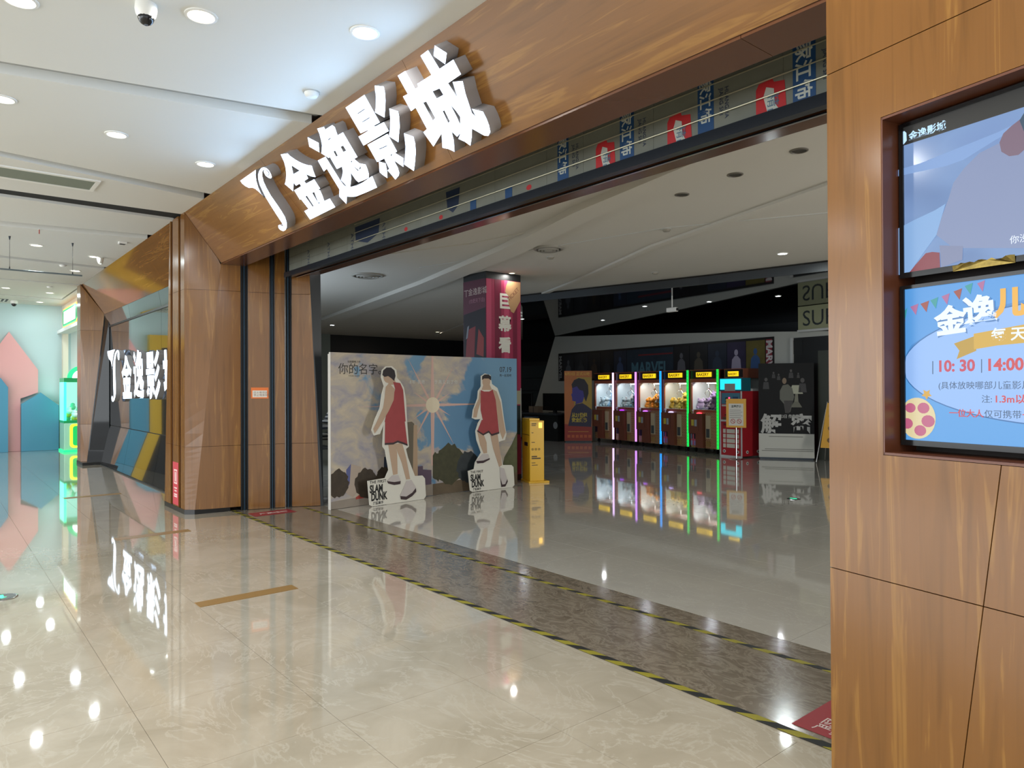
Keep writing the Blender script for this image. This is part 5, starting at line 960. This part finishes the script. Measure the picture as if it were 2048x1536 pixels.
for k, (lab, tint, led, ln, fg, bt_) in enumerate(CM):
    claw(lab, tint, led, ln, fg, bt_, .93*k)
    random.seed(40+k)
    mp_ = {}
    for i in range(16):
        m = mk('toy_%s' % TOY[k][i % 3], TOY[k][i % 3], .95)
        key = i % 3
        if key not in mp_:
            b = MB().ball((0, 0, .07), .085, .075, .07).ball((0, -.02, .155), .06, .055, .05).ball((-.045, 0, .205), .022).ball((.045, 0, .205), .022).ball((-.06, -.05, .03), .03).ball((.06, -.05, .03), .03)
            o = b.build('plush_toy', m, None, False, smooth=True); mp_[key] = o
        else: o = mp_[key].copy(); COL.objects.link(o)
        lx_, ly_, lz_ = (.40+.115*(i % 4)+random.uniform(-.02, .02), .18+.14*((i//4) % 4)+random.uniform(-.03, .03), .99+max(0, (i % 4)-.5)*.075+.085*((i//4) % 4))
        if i > 11: lx_ = .15+.16*(i-12); lz_ = .99; ly_ = .2
        o.scale = (1.2, 1.2, 1.2); o.location = ROW0+RD*(.93*k+min(lx_, .76))+Vector((-RD.y, RD.x, 0))*ly_+Vector((0, 0, lz_)); o.rotation_euler = (random.uniform(-.3, .3), 0, random.uniform(-1, 1)+RZR)
        tag(o, TL[k], 'toy', 'plush toys in claw machine '+('one', 'two', 'three', 'four', 'five')[k])
# token machine
tk = thing('token_machine', 'red token machine with cyan lit screen right of the claw machines', 'machine', (-9.04, 13.33, 0), math.radians(-7))
B = lambda *a: MB().box(*a); q = lambda mb, n, m, par=None, **k: mb.build(n, m, par or tk, False, **k)
M_rd = mk('machine_red', 'a3242c', .3)
q(B(0, .60, 0, .62, .03, 1.42), 'cabinet', M_rd); q(B(.0, .60, .25, .62, 1.42, 1.47), 'top_cap', M_wgrey)
q(B(.0, .62, -.02, .25, 1.42, 1.70), 'screen_hood', mk('hood_dark', '1c5a68', .3)); q(B(.03, .59, -.026, -.02, 1.45, 1.68), 'lit_display', em('26d8ec', 1.1)); q(B(.16, .44, -.032, -.026, 1.42, 1.58), 'paper_note', pr('8e8e8a'))
q(B(.0, .03, -.012, 0, .03, 1.42), 'pale_edge', M_wgrey); q(B(.57, .60, -.012, 0, .03, 1.42), 'pale_edge', M_wgrey); q(B(.03, .57, -.012, 0, .76, .80), 'pale_edge', M_wgrey); q(B(0, .60, -.012, .0, .0, .035), 'pale_edge', M_wgrey)
q(B(.05, .55, -.008, 0, 1.14, 1.38), 'blue_panel', pr('3c6c7e')); q(B(.16, .30, -.012, -.008, 1.24, 1.28), 'bill_slot', M_black); q(B(.16, .30, -.012, -.008, 1.18, 1.21), 'bill_slot', M_black); q(B(.25, .29, -.02, -.012, 1.17, 1.29), 'lit_slider', em('ff4a78', 1.3)); q(B(.36, .50, -.012, -.008, 1.22, 1.30), 'keypad', pr('1c3a5c')); q(B(.06, .30, -.010, 0, 1.09, 1.125), 'white_label', pr('b5b2ac'))
q(MB().tube((.36, -.012, .98), (.36, -.012, .86), .03, 10), 'coin_lock', pr('2a3a4a')); q(B(.14, .26, -.01, 0, .89, .92), 'coin_slot', pr('4a1a1a')); q(B(.10, .30, -.03, 0, .80, .86), 'coin_tray', pr('5c4030')); q(MB().prism([(.30, -.005, .88), (.57, -.005, .98), (.57, -.005, .72), (.34, -.005, .76)], (0, -.004, 0)), 'white_patch', pr('c4c4c0'))
text('WELCOME', .075, Matrix.Translation((.10, -.004, .67)) @ Matrix.Rotation(PI/2, 4, 'X'), pr('34202a'), tk, bold=.03, world=False, sx=1.0)
for i in range(3):
    for j in range(4): x0 = (.09, .19, .44)[i]; x1 = (.16, .41, .51)[i]; q(B(x0, x1, -.008, 0, .20+.105*j, .285+.105*j), 'window_pane', pr('c0bcae'))
for x in (.12, .48): q(MB().tube((x, 0, .12), (x, -.01, .12), .035, 14), 'round_foot_mark', pr('c8c4be')); q(MB().tube((x, -.01, .12), (x, -.013, .12), .018, 12), 'foot_mark_core', pr('2a2a2a'))
for y in (.15, .5): q(MB().tube((.60, y, .12), (.61, y, .12), .035, 14), 'round_foot_mark', pr('c8c4be')); q(MB().tube((.61, y, .12), (.613, y, .12), .018, 12), 'foot_mark_core', pr('2a2a2a'))
hx = thing('header_sign_box', 'narrow lit sign box above the red token machine at the end of the machine row', 'sign', ROW0+RD*4.68+Vector((0, 0, 1.702)), RZR)
MB().box(.0, .56, .1, .8, .0, .21).build('box', M_brown, hx, False); MB().box(.03, .53, .092, .1, .02, .19).build('black_field', mk('header_black', '1a1012', .3), hx, False); MB().box(.12, .42, .085, .092, .04, .15).build('lit_sign', em('f2c81e', 1.1), hx, False); text('BAKERY', .072, Matrix.Translation((.13, .083, .065)) @ Matrix.Rotation(PI/2, 4, 'X'), em('4a3408', .6), hx, 'sign_lettering', bold=.02, world=False, sx=.95)
# ---- free-standing posters and signs
def poster(A_, B_, h, lab, tilt=.05):
    F = Frame((A_[0], A_[1], 0), (B_[0]-A_[0], B_[1]-A_[1], 0), (0, 0, 1)); F = Frame(F.o, F.x, F.y-F.n*tilt); w = math.dist(A_, B_)
    t = thing('film_poster_stand', lab, 'poster', F.w(w/2, 0, 0)); return F, w, t
F, w, t = poster((-14.25, 13.62), (-13.72, 14.17), 1.97, 'orange film poster stand with blue lit profile, left of the claw machines', .03)
panel('poster_board', F, [(0, .03), (w, .03), (w, 1.98), (0, 1.98)], mk('poster_orange', 'a8622c', .4, var=.25, vs=1.6), t, .012, 0, .0); fbox(F, .02, w-.02, 0, .035, -.03, .03).build('foot_bar', M_steel, t); MB().tube(F.w(w/2, 1.4, -.013), F.w(w/2, .02, -.26), .01, 6).build('rear_leg', M_steel, t)
sheet('gold_field', F, [(.3, .7), (w-.002, .7), (w-.002, 1.8), (.35, 1.8), (.25, 1.3)], pr('9a8230'), t, .001, False); sheet('red_foot', F, [(.002, .04), (w-.002, .04), (w-.002, .42), (.002, .50)], pr('8a2c20'), t, .0016, False)
sheet('person_body', F, [(.10, .45), (w-.02, .42), (w-.003, .9), (.6, 1.02), (.5, 1.08), (.32, 1.05), (.2, .9)], pr('22223a'), t, .0022, False); sheet('person_face', F, [(.30, 1.05), (.32, 1.12), (.22, 1.15), (.21, 1.25), (.19, 1.32), (.22, 1.36), (.22, 1.5), (.3, 1.62), (.5, 1.6), (.58, 1.35), (.5, 1.1)], pr('34307c'), t, .0028, False); sheet('person_hair', F, [(.22, 1.5), (.2, 1.6), (.27, 1.72), (.4, 1.78), (.56, 1.74), (.66, 1.58), (.67, 1.35), (.6, 1.12), (.56, 1.2), (.52, 1.42), (.42, 1.45), (.35, 1.55)], pr('12121e'), t, .0034, False)
u0 = .2; gd = pr('b3a030'); text('8月3日 正式公映', .105, F.mat(.02, 1.86, .002), pr('c49a3c'), t, bold=.02, sx=.9); text('从21世纪', .13, F.mat(.2, .70, .0036), gd, t, bold=.04, sx=.82); text('安全撤离', .13, F.mat(.2, .565, .0036), gd, t, bold=.04, sx=.82)
for k in range(6): sheet('print_block', F, [(.08+.115*k, .12), (.16+.115*k, .12), (.16+.115*k, .2), (.08+.115*k, .2)], pr('b0562c'), t, .0022, False)
sheet('print_line', F, [(.1, .28), (w-.1, .28), (w-.1, .30), (.1, .30)], pr('b0762c'), t, .0022, False)
F, w, t = poster((-8.185, 13.46), (-7.25, 14.0), 2.0, 'tall black and white film poster stand at the right, near the wood pillar edge', .03)
panel('poster_board', F, [(0, .03), (w, .03), (w, 2.0), (0, 2.0)], mk('poster_night', '08090a', .5, spec=.2), t, .012, 0, .0); fbox(F, .02, w-.02, 0, .035, -.03, .03).build('foot_bar', M_steel, t); MB().tube(F.w(w/2, 1.4, -.013), F.w(w/2, .02, -.26), .01, 6).build('rear_leg', M_steel, t)
sheet('white_foot', F, [(.002, .035), (w-.002, .035), (w-.002, .53), (.002, .53)], pr('b3b3aa'), t, .001, False)
ws = pr('a8a8a4'); mid = pr('3c3a38')
text('解', .42, F.mat(.04, .58, .002), ws, t, bold=.03); text('密', .42, F.mat(w-.45, .58, .002), ws, t, bold=.03); text('8月3日 传奇揭晓', .085, F.mat(.36, .86, .002), ws, t, bold=.015, sx=.8); 
for v_, a, b_ in ((.46, .2, .86), (.20, .12, w-.02), (.165, .06, w-.02)): sheet('print_line', F, [(a, v_), (b_, v_), (b_, v_+.016), (a, v_+.016)], pr('77776f'), t, .0018, False)
sheet('lamp_shade', F, [(.60, 1.36), (.87, 1.36), (.80, 1.54), (.66, 1.54)], pr('9a9c88'), t, .0022, False); sheet('lamp_base', F, [(.70, 1.20), (.78, 1.20), (.77, 1.36), (.72, 1.36)], pr('6a6a5a'), t, .0022, False); sheet('lamp_base', F, [(.63, 1.08), (.85, 1.08), (.78, 1.2), (.70, 1.2)], pr('5a5a4c'), t, .0022, False)
sheet('seated_person', F, [(.42, 1.25), (.50, 1.15), (.52, .98), (.62, .98), (.70, 1.3), (.66, 1.48), (.58, 1.56), (.48, 1.54), (.42, 1.42)], pr('55564c'), t, .003, False); sheet('person_trousers', F, [(.50, 1.22), (.52, .96), (.60, .96), (.68, 1.22)], pr('2c2826'), t, .0036, False); sheet('person_head', F, ell(.51, 1.63, .042, .065, 14), pr('75624c'), t, .0036, False)
for u, v_, r in ((.15, 1.66, .04), (.30, 1.80, .022), (.40, 1.76, .022), (.64, 1.84, .03), (.78, 1.78, .018), (.86, 1.64, .05)): sheet('background_head', F, ell(u, v_, r*.8, r, 12), mid, t, .0022, False); sheet('background_body', F, [(u-r*1.6, v_-r*5), (u+r*1.6, v_-r*5), (u+r*1.2, v_-r*1.3), (u-r*1.2, v_-r*1.3)], pr('232223'), t, .0022, False)
t = thing('notice_stand', 'yellow bordered notice on a pole stand between token machine and black poster', 'sign', (-8.42, 13.0, 0), math.radians(18))
MB().lathe([(0, .012), (.15, .012), (.17, 0)]).build('round_base', M_chrome, t, False, True); MB().tube((0, 0, .01), (0, 0, .70), .014, 10).build('pole', M_chrome, t, False)
MB().box(-.205, .205, -.02, -.005, .66, 1.26).build('yellow_board', mk('notice_yellow', 'cf9a2e', .45), t, False); MB().box(-.15, .15, -.0225, -.02, .70, 1.16).build('white_sheet', pr('c5c2b8'), t, False)
text('温馨提示', .058, Matrix.Translation((-.10, -.0235, 1.08)) @ Matrix.Rotation(PI/2, 4, 'X'), pr('3c4844'), t, bold=.02, world=False, sx=.9)
for k in range(5): MB().box(-.13, .13 if k % 2 else .10, -.0235, -.0225, 1.02-.04*k, 1.03-.04*k).build('print_line', pr('7a7a76'), t, False)
for x in (-.065, .065):
    a = MB().tube((x, -.0225, .79), (x, -.0245, .79), .05, 18).build('red_ring', pr('9a3a30'), t, False); MB().tube((x, -.0245, .79), (x, -.0255, .79), .039, 18).build('ring_field', pr('c5b8ae'), a, False); MB().prism([(x-.035, -.0256, .82), (x-.028, -.0256, .827), (x+.035, -.0256, .765), (x+.028, -.0256, .758)], (0, -.001, 0)).build('slash', pr('9a3a30'), a, False)
t = thing('folding_sign', 'yellow folding floor sign half hidden by the right wood pillar', 'sign', (-7.0, 13.8, 0), math.radians(10))
for s in (-1, 1): MB().tube((-.02, -.28, .01), (.12, -.02, 1.2) if s < 0 else (.12, -.02, 1.2), .012, 8).build('leg', M_chrome, t, False) if s < 0 else MB().tube((-.02, .28, .01), (.12, .02, 1.2), .012, 8).build('leg', M_chrome, t, False)
MB().tube((.6, -.28, .01), (.6, -.02, 1.2), .012, 8).build('leg', M_chrome, t, False); MB().tube((.6, .28, .01), (.6, .02, 1.2), .012, 8).build('leg', M_chrome, t, False)
MB().prism([(.05, -.23, .30), (.62, -.23, .30), (.62, -.02, 1.18), (.12, -.02, 1.18)], (0, -.008, 0)).build('yellow_board', mk('notice_yellow', 'cf9a2e', .45), t, False)
for z in (.45, .68, .92): MB().tube((.22, -.235+.24*(z-.3), z), (.22, -.25+.24*(z-.3), z), .05, 16).build('symbol_ring', pr('6a4c1c'), t, False)
# ceiling camera in hall
t = thing('bullet_camera', 'small white camera hanging under the glossy black ceiling', 'camera', (-8.2, 10.6, 3.2)); MB().tube((0, 0, 0), (0, 0, -.22), .012, 8).build('stem', M_white, t, False); MB().box(-.11, .11, -.04, .04, -.30, -.22).build('body', M_white, t, False, bevel=.01); MB().tube((.11, 0, -.26), (.125, 0, -.26), .028, 12).build('lens', M_black, t, False)

# ============================================================ PERSON behind the hall desk
t = thing('person', 'person in a striped top seated behind the dark hall desk, left gap', 'person', (-14.0, 6.62, 0))
def striped():
    m = bpy.data.materials.new('striped_top'); m.use_nodes = True; nt = m.node_tree; b = nt.nodes['Principled BSDF']; g = nt.nodes.new('ShaderNodeNewGeometry'); sp = nt.nodes.new('ShaderNodeSeparateXYZ'); nt.links.new(g.outputs['Position'], sp.inputs[0])
    w = nt.nodes.new('ShaderNodeMath'); w.operation = 'MULTIPLY'; w.inputs[1].default_value = 14; f = nt.nodes.new('ShaderNodeMath'); f.operation = 'FRACT'; c = nt.nodes.new('ShaderNodeMath'); c.operation = 'GREATER_THAN'; c.inputs[1].default_value = .55
    nt.links.new(sp.outputs[2], w.inputs[0]); nt.links.new(w.outputs[0], f.inputs[0]); nt.links.new(f.outputs[0], c.inputs[0]); r_ = ramp(nt, [(0, srgb('26282c')), (1, srgb('b0aca4'))], c.outputs[0]); nt.links.new(r_.outputs[0], b.inputs['Base Color']); return m
def figure2():
    J = [(0, 0, .52, .12, .10), (0, 0, .75, .12, .09), (0, 0, .98, .15, .10), (0, 0, 1.10, .05, .05), (.01, 0, 1.17, .05, .055), (.02, 0, 1.27, .085, .10), (.01, 0, 1.36, .06, .07),
         (0, -.19, 1.0, .055, .055), (.10, -.24, .80, .045, .045), (.34, -.14, .84, .035, .035), (.42, -.10, .83, .03, .02), (0, .19, 1.0, .055, .055), (.10, .24, .80, .045, .045), (.34, .14, .84, .035, .035), (.42, .10, .83, .03, .02),
         (.20, -.11, .50, .075, .075), (.45, -.11, .50, .06, .06), (.45, -.11, .10, .045, .045), (.58, -.11, .05, .04, .03), (.20, .11, .50, .075, .075), (.45, .11, .50, .06, .06), (.45, .11, .10, .045, .045), (.58, .11, .05, .04, .03)]
    E_ = [(0, 1), (1, 2), (2, 3), (3, 4), (4, 5), (5, 6), (2, 7), (7, 8), (8, 9), (9, 10), (2, 11), (11, 12), (12, 13), (13, 14), (0, 15), (15, 16), (16, 17), (17, 18), (0, 19), (19, 20), (20, 21), (21, 22)]
    b = bmesh.new(); L_ = b.verts.layers.skin.verify(); vs = []
    for j in J: v = b.verts.new((j[1], -j[0], j[2])); v[L_].radius = (j[3], j[4]); vs.append(v)
    vs[0][L_].use_root = True
    for e in E_: b.edges.new((vs[e[0]], vs[e[1]]))
    me = bpy.data.meshes.new('body'); b.to_mesh(me); b.free(); me.materials.append(striped())
    o = bpy.data.objects.new('body', me); link(o, t); o.modifiers.new('skin', 'SKIN'); o.modifiers.new('sub', 'SUBSURF').levels = 1
figure2()
MB().ball((0, .02, 1.33), .095, .10, .10, 12, 8).build('hair', mk('hair_black', '141212', .6), t, False, True)
